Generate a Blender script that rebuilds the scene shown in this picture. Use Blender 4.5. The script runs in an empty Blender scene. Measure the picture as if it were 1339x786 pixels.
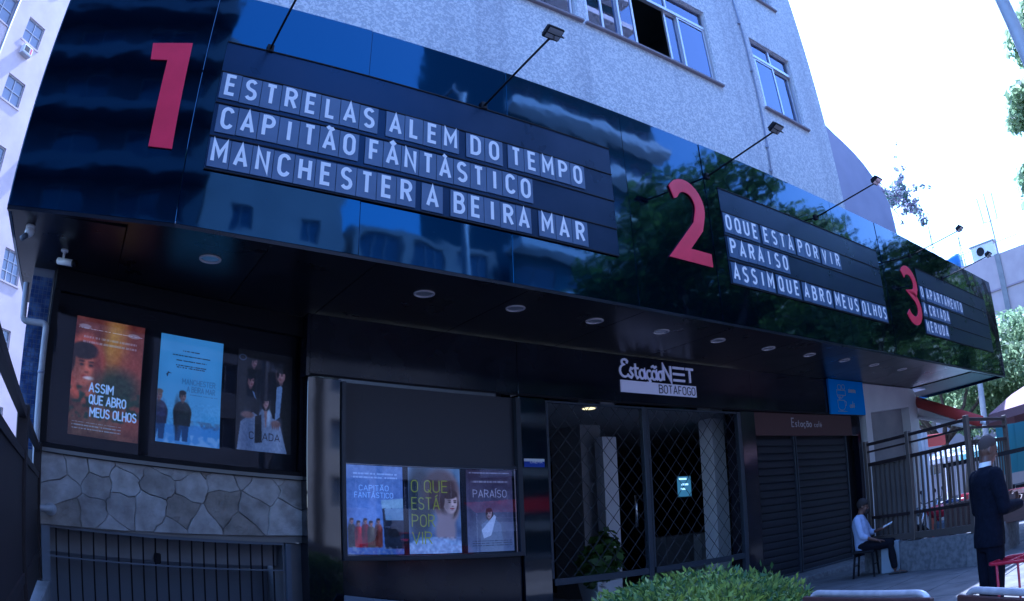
import bpy, bmesh, math, random
import numpy as np
from mathutils import Vector, Matrix
PI = math.pi
random.seed(7); np.random.seed(7)
SC = bpy.context.scene
COL = SC.collection

# ------------------------------------------------------------------ camera
# wide lens with barrel distortion, surveyed from the photograph:
# theta = A1*r + A3*r^3 (r in 1000 photo pixels from the centre)
A1, A3 = 1.02393196, 0.0910732
YAW, PITCH, ROLL = 0.59341201, 0.30809431, -0.03723226
EYE = Vector((0, 0, 1.33))
_f = Vector((math.sin(YAW)*math.cos(PITCH), math.cos(YAW)*math.cos(PITCH), math.sin(PITCH)))
_r = Vector((math.cos(YAW), -math.sin(YAW), 0)); _u = _r.cross(_f)
RT = _r*math.cos(ROLL) + _u*math.sin(ROLL); UP = -_r*math.sin(ROLL) + _u*math.cos(ROLL); BK = -_f
cam_d = bpy.data.cameras.new('camera')
cam_d.type = 'PANO'; cam_d.panorama_type = 'FISHEYE_LENS_POLYNOMIAL'
cam_d.sensor_fit = 'HORIZONTAL'; cam_d.sensor_width = 36; cam_d.sensor_height = 36*786/1339
_s = 1339/36000
cam_d.fisheye_fov = PI
cam_d.fisheye_polynomial_k0 = 0; cam_d.fisheye_polynomial_k1 = -A1*_s
cam_d.fisheye_polynomial_k2 = 0; cam_d.fisheye_polynomial_k3 = -A3*_s**3; cam_d.fisheye_polynomial_k4 = 0
cam_d.clip_start = .05; cam_d.clip_end = 2000
cam = bpy.data.objects.new('camera', cam_d); COL.objects.link(cam)
cam.matrix_world = Matrix(((RT.x, UP.x, BK.x, 0), (RT.y, UP.y, BK.y, 0), (RT.z, UP.z, BK.z, EYE.z), (0, 0, 0, 1)))
SC.camera = cam

def ray(px, py):
    """direction in the place of a point of the survey photograph"""
    x, y = (px-669.5)/1000, (py-393)/1000
    r = math.hypot(x, y) or 1e-9; th = A1*r + A3*r**3; s = math.sin(th)/r
    return RT*(x*s) + UP*(-y*s) + BK*(-math.cos(th))
def onY(px, py, Y):
    d = ray(px, py); return EYE + d*(Y/d.y)
def onZ(px, py, Z):
    d = ray(px, py); return EYE + d*((Z-1.33)/d.z)
def onD(px, py, D):
    d = ray(px, py); return EYE + d*(D/math.hypot(d.x, d.y))

# ------------------------------------------------------------------ world, sun, exposure
SUN_EL, SUN_AZ = math.radians(56), math.radians(54)      # azimuth from +Y towards +X: behind the building
w = bpy.data.worlds.new("World"); SC.world = w; w.use_nodes = True
nt = w.node_tree; nt.nodes.clear()
sky = nt.nodes.new('ShaderNodeTexSky'); sky.sky_type = 'NISHITA'; sky.sun_disc = False
sky.sun_elevation = SUN_EL; sky.sun_rotation = SUN_AZ
sky.air_density = 1.3; sky.dust_density = 1.0; sky.ozone_density = 2.0
bg = nt.nodes.new('ShaderNodeBackground'); bg.inputs['Strength'].default_value = .15
out = nt.nodes.new('ShaderNodeOutputWorld')
nt.links.new(sky.outputs[0], bg.inputs[0]); nt.links.new(bg.outputs[0], out.inputs[0])
sun_d = bpy.data.lights.new('sun', 'SUN'); sun_d.energy = 3.6; sun_d.angle = math.radians(.53); sun_d.color = (1, .95, .88)
sun = bpy.data.objects.new('sun', sun_d); COL.objects.link(sun)
sd = Vector((math.sin(SUN_AZ)*math.cos(SUN_EL), math.cos(SUN_AZ)*math.cos(SUN_EL), math.sin(SUN_EL)))
sun.rotation_euler = sd.to_track_quat('Z', 'Y').to_euler(); sun.location = (20, 40, 60)
vs = SC.view_settings
vs.view_transform = 'Standard'; vs.look = 'None'; vs.gamma = 1; vs.use_curve_mapping = False
vs.exposure = 2.05
vs.use_white_balance = True; vs.white_balance_temperature = 4600; vs.white_balance_tint = 20
SC.cycles.max_bounces = 8; SC.cycles.transparent_max_bounces = 16
SC.cycles.use_denoising = True

# ------------------------------------------------------------------ helpers
class MB:
    def __init__(s): s.v = []; s.f = []
    def add(s, vs, fs):
        n = len(s.v); s.v += [tuple(p) for p in vs]; s.f += [tuple(i+n for i in f) for f in fs]; return s
    def box(s, x0, x1, y0, y1, z0, z1, c=0.0):
        if c <= 0:
            s.add([(x0,y0,z0),(x1,y0,z0),(x1,y1,z0),(x0,y1,z0),(x0,y0,z1),(x1,y0,z1),(x1,y1,z1),(x0,y1,z1)],
                  [(0,3,2,1),(4,5,6,7),(0,1,5,4),(1,2,6,5),(2,3,7,6),(3,0,4,7)])
        else:   # chamfered box
            v = []
            for z, i in ((z0,c),(z0+c,0),(z1-c,0),(z1,c)):
                j = c
                a0, a1, b0, b1 = x0+i, x1-i, y0+i, y1-i
                v += [(a0+j,b0,z),(a1-j,b0,z),(a1,b0+j,z),(a1,b1-j,z),(a1-j,b1,z),(a0+j,b1,z),(a0,b1-j,z),(a0,b0+j,z)]
            f = [tuple(range(7,-1,-1)), tuple(range(24,32))]
            for k in range(3):
                for i in range(8): f.append((k*8+i, k*8+(i+1)%8, k*8+8+(i+1)%8, k*8+8+i))
            s.add(v, f)
        return s
    def tube(s, pts, r, n=8, cap=True):
        pts = [Vector(p) for p in pts]; R = r if isinstance(r, (list, tuple)) else [r]*len(pts)
        rings = []; prev = None
        for i, p in enumerate(pts):
            t = (pts[min(i+1, len(pts)-1)] - pts[max(i-1, 0)]).normalized()
            if prev is None:
                a = Vector((0,0,1)) if abs(t.z) < .9 else Vector((1,0,0)); e = t.cross(a).normalized()
            else: e = (prev - t*prev.dot(t)).normalized()
            prev = e; g = t.cross(e)
            rings.append([p + (e*math.cos(2*PI*k/n) + g*math.sin(2*PI*k/n))*R[i] for k in range(n)])
        v = [q for rg in rings for q in rg]; f = []
        for i in range(len(pts)-1):
            for k in range(n): f.append((i*n+k, i*n+(k+1)%n, (i+1)*n+(k+1)%n, (i+1)*n+k))
        if cap: f += [tuple(range(n-1,-1,-1)), tuple(range((len(pts)-1)*n, len(pts)*n))]
        return s.add(v, f)
    def loft(s, rings, cap=True):
        """rings: list of (centre, axis a vector, axis b vector)"""
        n = 14; v = []; f = []
        for c, a, b in rings:
            c, a, b = Vector(c), Vector(a), Vector(b)
            v += [c + a*math.cos(2*PI*k/n) + b*math.sin(2*PI*k/n) for k in range(n)]
        for i in range(len(rings)-1):
            for k in range(n): f.append((i*n+k, i*n+(k+1)%n, (i+1)*n+(k+1)%n, (i+1)*n+k))
        if cap: f += [tuple(range(n-1,-1,-1)), tuple(range((len(rings)-1)*n, len(rings)*n))]
        return s.add(v, f)
    def ball(s, c, rx, ry=None, rz=None, n=12, m=8):
        ry = ry or rx; rz = rz or rx; c = Vector(c); v = [c+Vector((0,0,rz))]; f = []
        for i in range(1, m):
            a = PI*i/m
            for k in range(n):
                b = 2*PI*k/n; v.append(c+Vector((rx*math.sin(a)*math.cos(b), ry*math.sin(a)*math.sin(b), rz*math.cos(a))))
        v.append(c-Vector((0,0,rz))); L = len(v)-1
        for k in range(n): f.append((0, 1+k, 1+(k+1)%n)); f.append((L, L-n+(k+1)%n, L-n+k))
        for i in range(m-2):
            for k in range(n): f.append((1+i*n+k, 1+(i+1)*n+k, 1+(i+1)*n+(k+1)%n, 1+i*n+(k+1)%n))
        return s.add(v, f)
    def prism(s, poly, y0, y1):
        """poly of (x,z), extruded along y, poly counter-clockwise seen from -y"""
        n = len(poly); v = [(x, y0, z) for x, z in poly] + [(x, y1, z) for x, z in poly]
        f = [tuple(range(n)), tuple(range(2*n-1, n-1, -1))] + [(i, i+n, (i+1)%n+n, (i+1)%n) for i in range(n)]
        return s.add(v, f)
    def rot(s, a, o=(0,0,0)):
        c, q = math.cos(a), math.sin(a)
        s.v = [(o[0]+(x-o[0])*c-(y-o[1])*q, o[1]+(x-o[0])*q+(y-o[1])*c, z) for x, y, z in s.v]; return s
    def build(s, name, m, parent=None, smooth=False, loc=None, rz=0.0):
        me = bpy.data.meshes.new(name); me.from_pydata(s.v, [], s.f); me.update()
        if smooth: me.polygons.foreach_set('use_smooth', [True]*len(me.polygons))
        me.materials.append(m); return link(name, me, parent, loc, rz)
def link(name, me, parent=None, loc=None, rz=0.0):
    o = bpy.data.objects.new(name, me); COL.objects.link(o)
    if parent is not None: o.parent = parent
    if loc is not None: o.location = loc
    if rz: o.rotation_euler.z = rz
    return o
def tag(o, label=None, cat=None, group=None, kind=None):
    if label: o['label'] = label
    if cat: o['category'] = cat
    if group: o['group'] = group
    if kind: o['kind'] = kind
    return o
def thing(name, label, cat, loc=(0,0,0), rz=0, group=None):
    o = bpy.data.objects.new(name, None); COL.objects.link(o); o.location = loc; o.rotation_euler = (0, 0, rz)
    o.empty_display_size = .1
    return tag(o, label, cat, group)
def copy_tree(o, parent=None):
    kids = [c for c in ALLKIDS(o)]
    c = o.copy(); COL.objects.link(c); c.parent = parent
    for k in kids: copy_tree(k, c)
    return c
def ALLKIDS(o): return [x for x in bpy.data.objects if x.parent is o]

# ------------------------------------------------------------------ materials
def mat(name, col, rough=.6, spec=.5, metal=0., col2=None, nscale=8., detail=4., bump=0., bscale=None, coat=0., ior=1.5,
        emit=None, estr=0., contrast=(.35, .65), stretch=None, tint=None, rvar=0.):
    m = bpy.data.materials.new(name); m.use_nodes = True; n = m.node_tree.nodes; L = m.node_tree.links
    b = n['Principled BSDF']; b.inputs['Base Color'].default_value = (*col, 1); b.inputs['Roughness'].default_value = rough
    b.inputs['Specular IOR Level'].default_value = spec; b.inputs['Metallic'].default_value = metal
    b.inputs['IOR'].default_value = ior; b.inputs['Coat Weight'].default_value = coat; b.inputs['Coat Roughness'].default_value = .03
    if tint: b.inputs['Specular Tint'].default_value = (*tint, 1)
    if emit: b.inputs['Emission Color'].default_value = (*emit, 1); b.inputs['Emission Strength'].default_value = estr
    if col2 or bump or rvar:
        tc = n.new('ShaderNodeTexCoord'); mp = n.new('ShaderNodeMapping'); L.new(tc.outputs['Object'], mp.inputs[0])
        if stretch: mp.inputs['Scale'].default_value = stretch
        nz = n.new('ShaderNodeTexNoise'); nz.inputs['Scale'].default_value = nscale; nz.inputs['Detail'].default_value = detail
        L.new(mp.outputs[0], nz.inputs['Vector'])
        if col2:
            cr = n.new('ShaderNodeValToRGB'); cr.color_ramp.elements[0].position = contrast[0]; cr.color_ramp.elements[1].position = contrast[1]
            cr.color_ramp.elements[0].color = (*col, 1); cr.color_ramp.elements[1].color = (*col2, 1)
            L.new(nz.outputs[0], cr.inputs[0]); L.new(cr.outputs[0], b.inputs['Base Color'])
        if rvar:
            mr = n.new('ShaderNodeMapRange'); mr.inputs[3].default_value = max(0, rough-rvar); mr.inputs[4].default_value = rough+rvar
            L.new(nz.outputs[0], mr.inputs[0]); L.new(mr.outputs[0], b.inputs['Roughness'])
        if bump:
            nb = n.new('ShaderNodeTexNoise'); nb.inputs['Scale'].default_value = bscale or nscale; nb.inputs['Detail'].default_value = 3
            L.new(mp.outputs[0], nb.inputs['Vector'])
            bp = n.new('ShaderNodeBump'); bp.inputs['Strength'].default_value = 1; bp.inputs['Distance'].default_value = bump
            L.new(nb.outputs[0], bp.inputs['Height']); L.new(bp.outputs[0], b.inputs['Normal'])
    return m
def glass(name, tint=(.8,.85,.9), extra=.06, ior=1.5, rough=.01):
    m = bpy.data.materials.new(name); m.use_nodes = True; n = m.node_tree.nodes; L = m.node_tree.links; n.clear()
    o = n.new('ShaderNodeOutputMaterial'); mx = n.new('ShaderNodeMixShader'); t = n.new('ShaderNodeBsdfTransparent')
    g = n.new('ShaderNodeBsdfGlossy'); g.inputs['Roughness'].default_value = rough; g.inputs['Color'].default_value = (.70,.74,1,1); t.inputs[0].default_value = (*tint, 1)
    fr = n.new('ShaderNodeFresnel'); fr.inputs[0].default_value = ior
    ad = n.new('ShaderNodeMath'); ad.operation = 'ADD'; ad.inputs[1].default_value = extra; ad.use_clamp = True
    L.new(fr.outputs[0], ad.inputs[0]); L.new(ad.outputs[0], mx.inputs[0]); L.new(t.outputs[0], mx.inputs[1]); L.new(g.outputs[0], mx.inputs[2])
    L.new(mx.outputs[0], o.inputs[0]); return m
M = {}
M['panel'] = mat('black gloss panel', (.001,.002,.006), .04, .5, ior=1.95, bump=.005, bscale=.9, nscale=9, detail=2, tint=(.20,.50,1), col2=(.10,.12,.17), contrast=(.755,.775))
M['soffit'] = mat('black soffit panel', (.004,.005,.011), .3, .3, bump=.002, bscale=2, col2=(.013,.014,.022), nscale=1.6, detail=8, rvar=.1)
M['matte'] = mat('matte black steel', (.004,.004,.008), .6, .25)
M['facade'] = mat('black facade cladding', (.003,.004,.012), .14, .38, bump=.0015, bscale=1.5, col2=(.009,.011,.022), nscale=2, detail=8, rvar=.08)
M['board'] = mat('letter board backing', (.006,.014,.034), .3, .5, tint=(.3,.5,1), col2=(.012,.020,.045), nscale=2.2, rvar=.1)
M['tile'] = mat('letter tile plate', (.075,.115,.21), .33, .5, col2=(.095,.14,.25), nscale=3)
M['letter'] = mat('white letter print', (.86,.86,.88), .5)
M['red'] = mat('red acrylic numeral', (.78,.030,.085), .35, .5, col2=(.64,.024,.065), nscale=2.5)
def speckle():
    m = bpy.data.materials.new('speckled render'); m.use_nodes = True; n = m.node_tree.nodes; L = m.node_tree.links
    b = n['Principled BSDF']; b.inputs['Roughness'].default_value = .85
    tc = n.new('ShaderNodeTexCoord'); nz = n.new('ShaderNodeTexNoise'); nz.inputs['Scale'].default_value = 27; nz.inputs['Detail'].default_value = 2.5
    nz.inputs['Distortion'].default_value = .8
    L.new(tc.outputs['Object'], nz.inputs['Vector'])
    cr = n.new('ShaderNodeValToRGB'); e = cr.color_ramp.elements; e[0].position = .46; e[0].color = (.60,.62,.67,1); e[1].position = .57; e[1].color = (.86,.86,.87,1)
    L.new(nz.outputs[0], cr.inputs[0])
    n2 = n.new('ShaderNodeTexNoise'); n2.inputs['Scale'].default_value = .35; n2.inputs['Detail'].default_value = 5; L.new(tc.outputs['Object'], n2.inputs['Vector'])
    mx = n.new('ShaderNodeMix'); mx.data_type = 'RGBA'; mx.blend_type = 'MULTIPLY'; mx.inputs[0].default_value = .12
    L.new(cr.outputs[0], mx.inputs[6]); L.new(n2.outputs[0], mx.inputs[7])
    mp3 = n.new('ShaderNodeMapping'); mp3.inputs['Scale'].default_value = (1.6, 1.6, .10); L.new(tc.outputs['Object'], mp3.inputs[0])
    n3 = n.new('ShaderNodeTexNoise'); n3.inputs['Scale'].default_value = 1.3; n3.inputs['Detail'].default_value = 6; L.new(mp3.outputs[0], n3.inputs['Vector'])
    r3 = n.new('ShaderNodeValToRGB'); r3.color_ramp.elements[0].position = .34; r3.color_ramp.elements[0].color = (.80,.80,.83,1); r3.color_ramp.elements[1].position = .52; r3.color_ramp.elements[1].color = (1,1,1,1)
    L.new(n3.outputs[0], r3.inputs[0]); m3 = n.new('ShaderNodeMix'); m3.data_type = 'RGBA'; m3.blend_type = 'MULTIPLY'; m3.inputs[0].default_value = 1
    L.new(cr.outputs[0], m3.inputs[6]); L.new(r3.outputs[0], m3.inputs[7]); L.new(m3.outputs[2], mx.inputs[6]); L.new(mx.outputs[2], b.inputs['Base Color'])
    bp = n.new('ShaderNodeBump'); bp.inputs['Distance'].default_value = .01; L.new(nz.outputs[0], bp.inputs['Height']); L.new(bp.outputs[0], b.inputs['Normal'])
    return m
M['speckle'] = speckle()
M['alu'] = mat('anodised aluminium', (.62,.62,.66), .35, .5, .6)
M['glass'] = glass('window glass', (.85,.85,1), .12)
M['pglass'] = glass('showcase glass', (.96,.98,1), .0, 1.22)
M['curtain'] = mat('pale curtain', (.78,.74,.84), .9, col2=(.60,.57,.68), nscale=6, stretch=(6,6,.3))
M['room'] = mat('dim room wall', (.10,.13,.11), .9)
M['sill'] = mat('stone sill', (.28,.24,.27), .7)
M['conduit'] = mat('grey conduit', (.3,.32,.42), .6)
M['purple'] = mat('lilac plaster', (.44,.43,.56), .85, col2=(.38,.37,.50), nscale=1.2)
M['white'] = mat('white plaster', (.62,.62,.64), .8, col2=(.52,.52,.56), nscale=1.5, bump=.002, bscale=20)
M['greywall'] = mat('grey plaster', (.25,.25,.26), .85, col2=(.2,.2,.22), nscale=2)
M['whitepaint'] = mat('white paint', (.72,.72,.75), .45)
M['stone'] = mat('split granite', (.44,.42,.41), .8, col2=(.24,.225,.215), nscale=5, detail=8, bump=.02, bscale=9)
M['stone2'] = mat('pale split granite', (.52,.51,.51), .8, col2=(.33,.31,.30), nscale=6, detail=8, bump=.02, bscale=9)
M['stone3'] = mat('brown split granite', (.34,.305,.275), .8, col2=(.21,.19,.17), nscale=6, detail=8, bump=.025, bscale=10)
M['mortar'] = mat('cement joint', (.23,.22,.21), .95)
M['concrete'] = mat('worn concrete', (.20,.20,.21), .9, col2=(.15,.15,.16), nscale=3, detail=8, bump=.004, bscale=20)
M['granite'] = mat('grey granite', (.2,.2,.21), .8, col2=(.11,.11,.12), nscale=14, detail=8, bump=.003, bscale=20)
M['slab'] = mat('paving slab', (.12,.12,.125), .75, col2=(.075,.075,.08), nscale=3, detail=8, rvar=.15, bump=.002, bscale=18)
M['asphalt'] = mat('asphalt', (.05,.05,.052), .85, col2=(.035,.035,.037), nscale=6, detail=8, bump=.004, bscale=60)
M['pipe'] = mat('grey plastic pipe', (.48,.49,.52), .45, col2=(.38,.39,.43), nscale=5)
M['mosaic'] = mat('blue mosaic tile', (.03,.06,.19), .25, .5, col2=(.11,.17,.34), nscale=9, detail=1, contrast=(.4,.6))
M['grout'] = mat('mosaic grout', (.22,.24,.3), .9)
M['brown'] = mat('brown painted steel', (.022,.015,.016), .5, .35, col2=(.015,.011,.012), nscale=5)
M['bronze'] = mat('bronze painted steel', (.115,.095,.085), .35, .5, .3)
M['greybar'] = mat('grey painted bars', (.11,.13,.17), .5)
M['shutter'] = mat('dark shutter slat', (.014,.016,.026), .55, .3)
M['maroon'] = mat('maroon sign panel', (.06,.022,.024), .4)
M['bluesign'] = mat('blue sign panel', (.0,.22,.72), .35)
M['signwhite'] = mat('sign white', (.72,.72,.86), .5, emit=(.75,.72,1), estr=.02)
M['ink'] = mat('dark ink', (.02,.02,.05), .6)
M['wire'] = mat('galvanised wire', (.05,.05,.058), .55, .4, .3)
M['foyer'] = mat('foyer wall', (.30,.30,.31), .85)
M['chrome'] = mat('brushed steel tube', (.65,.66,.68), .25, .5, 1., bump=.001, bscale=8)
M['wood'] = mat('dark wood slat', (.07,.028,.025), .5, col2=(.045,.02,.018), nscale=4, stretch=(1,1,12))
M['redpaint'] = mat('red paint', (.42,.015,.04), .35, coat=.3)
M['bark'] = mat('bark', (.14,.11,.09), .9, col2=(.07,.055,.045), nscale=5, stretch=(3,3,.6), bump=.02, bscale=8)
def leafmat(name, c1, c2, tr=.35):
    m = bpy.data.materials.new(name); m.use_nodes = True; n = m.node_tree.nodes; L = m.node_tree.links; n.clear()
    o = n.new('ShaderNodeOutputMaterial'); g = n.new('ShaderNodeNewGeometry'); cr = n.new('ShaderNodeValToRGB')
    cr.color_ramp.elements[0].color = (*c1, 1); cr.color_ramp.elements[1].color = (*c2, 1)
    tc = n.new('ShaderNodeTexCoord'); nz = n.new('ShaderNodeTexNoise'); nz.inputs['Scale'].default_value = 1.4; nz.inputs['Detail'].default_value = 3; L.new(tc.outputs['Object'], nz.inputs['Vector'])
    ad = n.new('ShaderNodeMath'); ad.operation = 'MULTIPLY_ADD'; ad.inputs[1].default_value = 1.6; ad.inputs[2].default_value = -.8; L.new(nz.outputs[0], ad.inputs[0])
    a2 = n.new('ShaderNodeMath'); a2.operation = 'ADD'; a2.use_clamp = True; L.new(g.outputs['Random Per Island'], a2.inputs[0]); L.new(ad.outputs[0], a2.inputs[1])
    L.new(a2.outputs[0], cr.inputs[0])
    p = n.new('ShaderNodeBsdfPrincipled'); p.inputs['Roughness'].default_value = .5; t = n.new('ShaderNodeBsdfTranslucent')
    mx = n.new('ShaderNodeMixShader'); mx.inputs[0].default_value = tr
    L.new(cr.outputs[0], p.inputs['Base Color']); L.new(cr.outputs[0], t.inputs[0]); L.new(p.outputs[0], mx.inputs[1]); L.new(t.outputs[0], mx.inputs[2])
    L.new(mx.outputs[0], o.inputs[0]); return m
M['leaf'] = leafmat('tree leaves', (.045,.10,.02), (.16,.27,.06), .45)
M['leaf2'] = leafmat('sun and haze paled leaves', (.14,.22,.11), (.36,.46,.24), .62)  # leaf colour raised to stand in for sunlight and pale haze
M['hedge'] = leafmat('hedge leaves', (.06,.13,.04), (.36,.46,.08), .3)
M['bract'] = leafmat('bougainvillea leaves', (.12,.24,.17), (.34,.26,.42), .4)

# ------------------------------------------------------------------ stroke lettering (condensed grotesque)
def arc(cx, cy, rx, ry, a0, a1, n=8):
    return [(cx+rx*math.cos(math.radians(a0+(a1-a0)*i/n)), cy+ry*math.sin(math.radians(a0+(a1-a0)*i/n))) for i in range(n+1)]
def O_(w, h=1.): return arc(w/2,h-.28,w/2,.28,0,180)+arc(w/2,.28,w/2,.28,180,360)+[(w, h-.28)]
W = .46
GL = {
 'A': (.52, [[(0,0),(.26,1),(.52,0)],[(.09,.3),(.43,.3)]]),
 'B': (W, [[(0,-.08),(0,1.08)], [(0,1),(.24,1)]+arc(.24,.77,.2,.23,90,-90)+[(0,.54)], [(.18,.54)]+arc(.24,.27,.24,.27,90,-90)+[(0,0)]]),
 'C': (W, [arc(.24,.72,.23,.28,20,180)+arc(.24,.28,.23,.28,180,340)]),
 'D': (W, [[(0,-.08),(0,1.08)], [(0,1),(.18,1)]+arc(.18,.72,.28,.28,90,0)+arc(.18,.28,.28,.28,0,-90)+[(0,0)]]),
 'E': (.4, [[(.4,1),(0,1),(0,0),(.4,0)],[(0,.52),(.36,.52)]]),
 'F': (.38, [[(.38,1),(0,1),(0,0)],[(0,.5),(.34,.5)]]),
 'G': (W, [arc(.24,.72,.23,.28,20,180)+arc(.24,.28,.23,.28,180,360)+[(.47,.46),(.27,.46)]]),
 'H': (W, [[(0,0),(0,1)],[(W,0),(W,1)],[(0,.5),(W,.5)]]),
 'I': (0., [[(0,0),(0,1)]]),
 'J': (.36, [[(.36,1),(.36,.2)]+arc(.18,.2,.18,.2,0,-170)]),
 'K': (W, [[(0,0),(0,1)],[(W,1),(0,.42)],[(.16,.55),(W,0)]]),
 'L': (.36, [[(0,1),(0,0),(.36,0)]]),
 'M': (.6, [[(0,0),(0,1),(.3,.35),(.6,1),(.6,0)]]),
 'N': (.48, [[(0,0),(0,1),(.48,0),(.48,1)]]),
 'O': (W, [O_(W)]), 'Q': (W, [O_(W), [(.28,.2),(.5,-.06)]]),
 'P': (W, [[(0,0),(0,1.08)], [(0,1),(.22,1)]+arc(.22,.74,.24,.26,90,-90)+[(0,.48)]]),
 'R': (W, [[(0,0),(0,1.08)], [(0,1),(.22,1)]+arc(.22,.75,.23,.25,90,-90)+[(0,.5)],[(.22,.5),(.46,0)]]),
 'S': (W, [arc(.23,.76,.21,.24,30,180)+arc(.23,.76,.21,.24,180,250,4)+[(.3,.48)]+arc(.23,.25,.22,.25,50,-150)]),
 'T': (.44, [[(0,1),(.44,1)],[(.22,1),(.22,0)]]),
 'U': (W, [[(0,1),(0,.26)]+arc(.23,.26,.23,.26,180,360)+[(W,1)]]),
 'V': (.5, [[(0,1),(.25,0),(.5,1)]]), 'X': (.48, [[(0,0),(.48,1)],[(0,1),(.48,0)]]),
 'Y': (.48, [[(0,1),(.24,.5),(.48,1)],[(.24,.5),(.24,0)]]), 'Z': (.44, [[(0,1),(.44,1),(0,0),(.44,0)]]),
 'W': (.7, [[(0,1),(.17,0),(.35,.9),(.53,0),(.7,1)]]),
 'a': (.36, [arc(.18,.22,.18,.22,0,360,12),[(.36,.48),(.36,0)]]), 'c': (.32, [arc(.18,.23,.18,.23,50,310,9)]),
 'e': (.36, [[(0,.25),(.36,.25)]+arc(.18,.23,.18,.23,10,310,10)]), 'f': (.24, [arc(.24,.82,.12,.16,90,180,4)+[(.12,0)],[(0,.5),(.26,.5)]]),
 'i': (0., [[(0,0),(0,.48)],[(0,.66),(0,.74)]]), 'm': (.56, [[(0,0),(0,.48)],[(0,.3)]+arc(.14,.32,.14,.15,180,0,5)+[(.28,0)],[(.28,.3)]+arc(.42,.32,.14,.15,180,0,5)+[(.56,0)]]),
 'n': (.32, [[(0,0),(0,.48)],[(0,.3)]+arc(.16,.3,.16,.17,180,0,5)+[(.32,0)]]), 'o': (.36, [arc(.18,.23,.18,.24,0,360,12)]),
 's': (.28, [arc(.14,.36,.12,.11,30,240,6)+arc(.14,.12,.13,.12,60,-150,6)]), 't': (.24, [[(.1,.75),(.1,.1)]+arc(.2,.1,.1,.1,180,280,4),[(0,.48),(.24,.48)]]),
}
ACC = {'Ã': ('A', '~'), 'Â': ('A', '^'), 'À': ('A', '`'), 'Í': ('I', "'"), 'Á': ('A', "'"), 'Ç': ('C', ','), 'ç': ('c', ','), 'ã': ('a', '~'), 'é': ('e', "'")}
def glyph(ch):
    acc = None
    if ch in ACC: ch, acc = ACC[ch]
    w_, st = GL[ch]; st = [list(s) for s in st]; top = 1.1 if ch.isupper() else .58; c = w_/2
    if acc == '~': st.append([(c-.17,top),(c-.08,top+.08),(c+.08,top),(c+.17,top+.08)])
    if acc == '^': st.append([(c-.14,top),(c,top+.12),(c+.14,top)])
    if acc == '`': st.append([(c-.12,top+.14),(c+.06,top+.01)])
    if acc == "'": st.append([(c+.12,top+.14),(c-.06,top+.01)])
    if acc == ',': st.append([(c,-.02),(c+.06,-.12),(c-.06,-.2)])
    return w_, st
def ribbon(mb, pts, t, y, depth, sx=1., sz=1., ox=0., oz=0., closed=False):
    """a stroke of width t standing proud of the plane y towards -y by depth, in x/z"""
    P = [Vector((ox+p[0]*sx, oz+p[1]*sz)) for p in pts]
    Q = [P[0]]
    for p in P[1:]:
        if (p-Q[-1]).length > 1e-5: Q.append(p)
    P = Q
    if len(P) < 2: return
    closed = closed or (P[0]-P[-1]).length < 1e-4
    if closed and (P[0]-P[-1]).length < 1e-4: P = P[:-1]
    n = len(P); Lf = []; Rt = []
    for i in range(n):
        if closed: a, b = P[i-1], P[(i+1) % n]
        else: a, b = P[max(i-1,0)], P[min(i+1,n-1)]
        d0 = (P[i]-a); d1 = (b-P[i])
        if d0.length < 1e-6: d0 = d1
        if d1.length < 1e-6: d1 = d0
        d0 = d0.normalized(); d1 = d1.normalized()
        n0 = Vector((-d0.y, d0.x)); n1 = Vector((-d1.y, d1.x)); m = n0+n1
        if m.length < 1e-3: m = n0
        m.normalize(); k = min(1/max(.35, m.dot(n0)), 2.6)
        Lf.append(P[i]+m*(t/2*k)); Rt.append(P[i]-m*(t/2*k))
    v = []
    for yy in (y-depth, y):
        v += [(p.x, yy, p.y) for p in Lf] + [(p.x, yy, p.y) for p in Rt]
    f = []; rng = range(n if closed else n-1)
    for i in rng:
        j = (i+1) % n
        f += [(i, n+i, n+j, j), (i, j, 2*n+j, 2*n+i), (n+j, n+i, 3*n+i, 3*n+j)]
    if not closed: f += [(0, 2*n, 3*n, n), (n-1, 2*n-1, 4*n-1, 3*n-1)]
    mb.add(v, f)
def text_strokes(txt, h, track=.2, sxf=1.):
    """strokes as lists of points with size h, origin bottom left; returns strokes, width"""
    x = 0; S = []
    for ch in txt:
        if ch == ' ': x += .32*sxf*h; continue
        w_, st = glyph(ch)
        for s in st: S.append([(x+p[0]*h*sxf, p[1]*h) for p in s])
        x += (w_*sxf+track)*h
    return S, x-track*h
def text_mesh(txt, h, x, z, y, t=.16, depth=.002, width=None, sx=1.):
    mb = MB(); S, w_ = text_strokes(txt, h)
    k = (width/w_) if width else sx
    for i, s in enumerate(S): ribbon(mb, s, t*h, y-(i % 3)*.0004, depth, k, 1, x, z)
    return mb

# ================================================================== GROUND
gnd = MB().add([(-400,-400,-.16),(400,-400,-.16),(400,400,-.16),(-400,400,-.16)], [(0,1,2,3)]).build('ground', M['asphalt']); tag(gnd, kind='structure')
road = MB().add([(-400,-12.8,-.15),(400,-12.8,-.15),(400,-3.0,-.15),(-400,-3.0,-.15)], [(0,1,2,3)]).build('road', M['asphalt']); tag(road, kind='structure')
mk = MB()
for k in range(-20, 24): mk.box(k*6, k*6+3, -7.9, -7.78, -.147, -.144)
tag(mk.build('lane_marking', M['whitepaint']), kind='structure')
pav = MB().box(-60, 120, -2.9, 30, -.3, -.012); pav = pav.build('pavement', mat('dark worn pavement', (.085,.085,.09), .85, col2=(.055,.055,.06), nscale=2, detail=8, bump=.003, bscale=20)); tag(pav, kind='structure')
kb = MB()
for k in range(-12, 60): kb.box(k*1.0, k*1.0+.985, -3.05, -2.9, -.2, 0, .01)
tag(kb.build('kerb', M['granite']), kind='structure')
farpav = MB().box(-60, 120, -16.5, -12.8, -.3, -.01).build('far_pavement', M['concrete']); tag(farpav, kind='structure')
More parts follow.
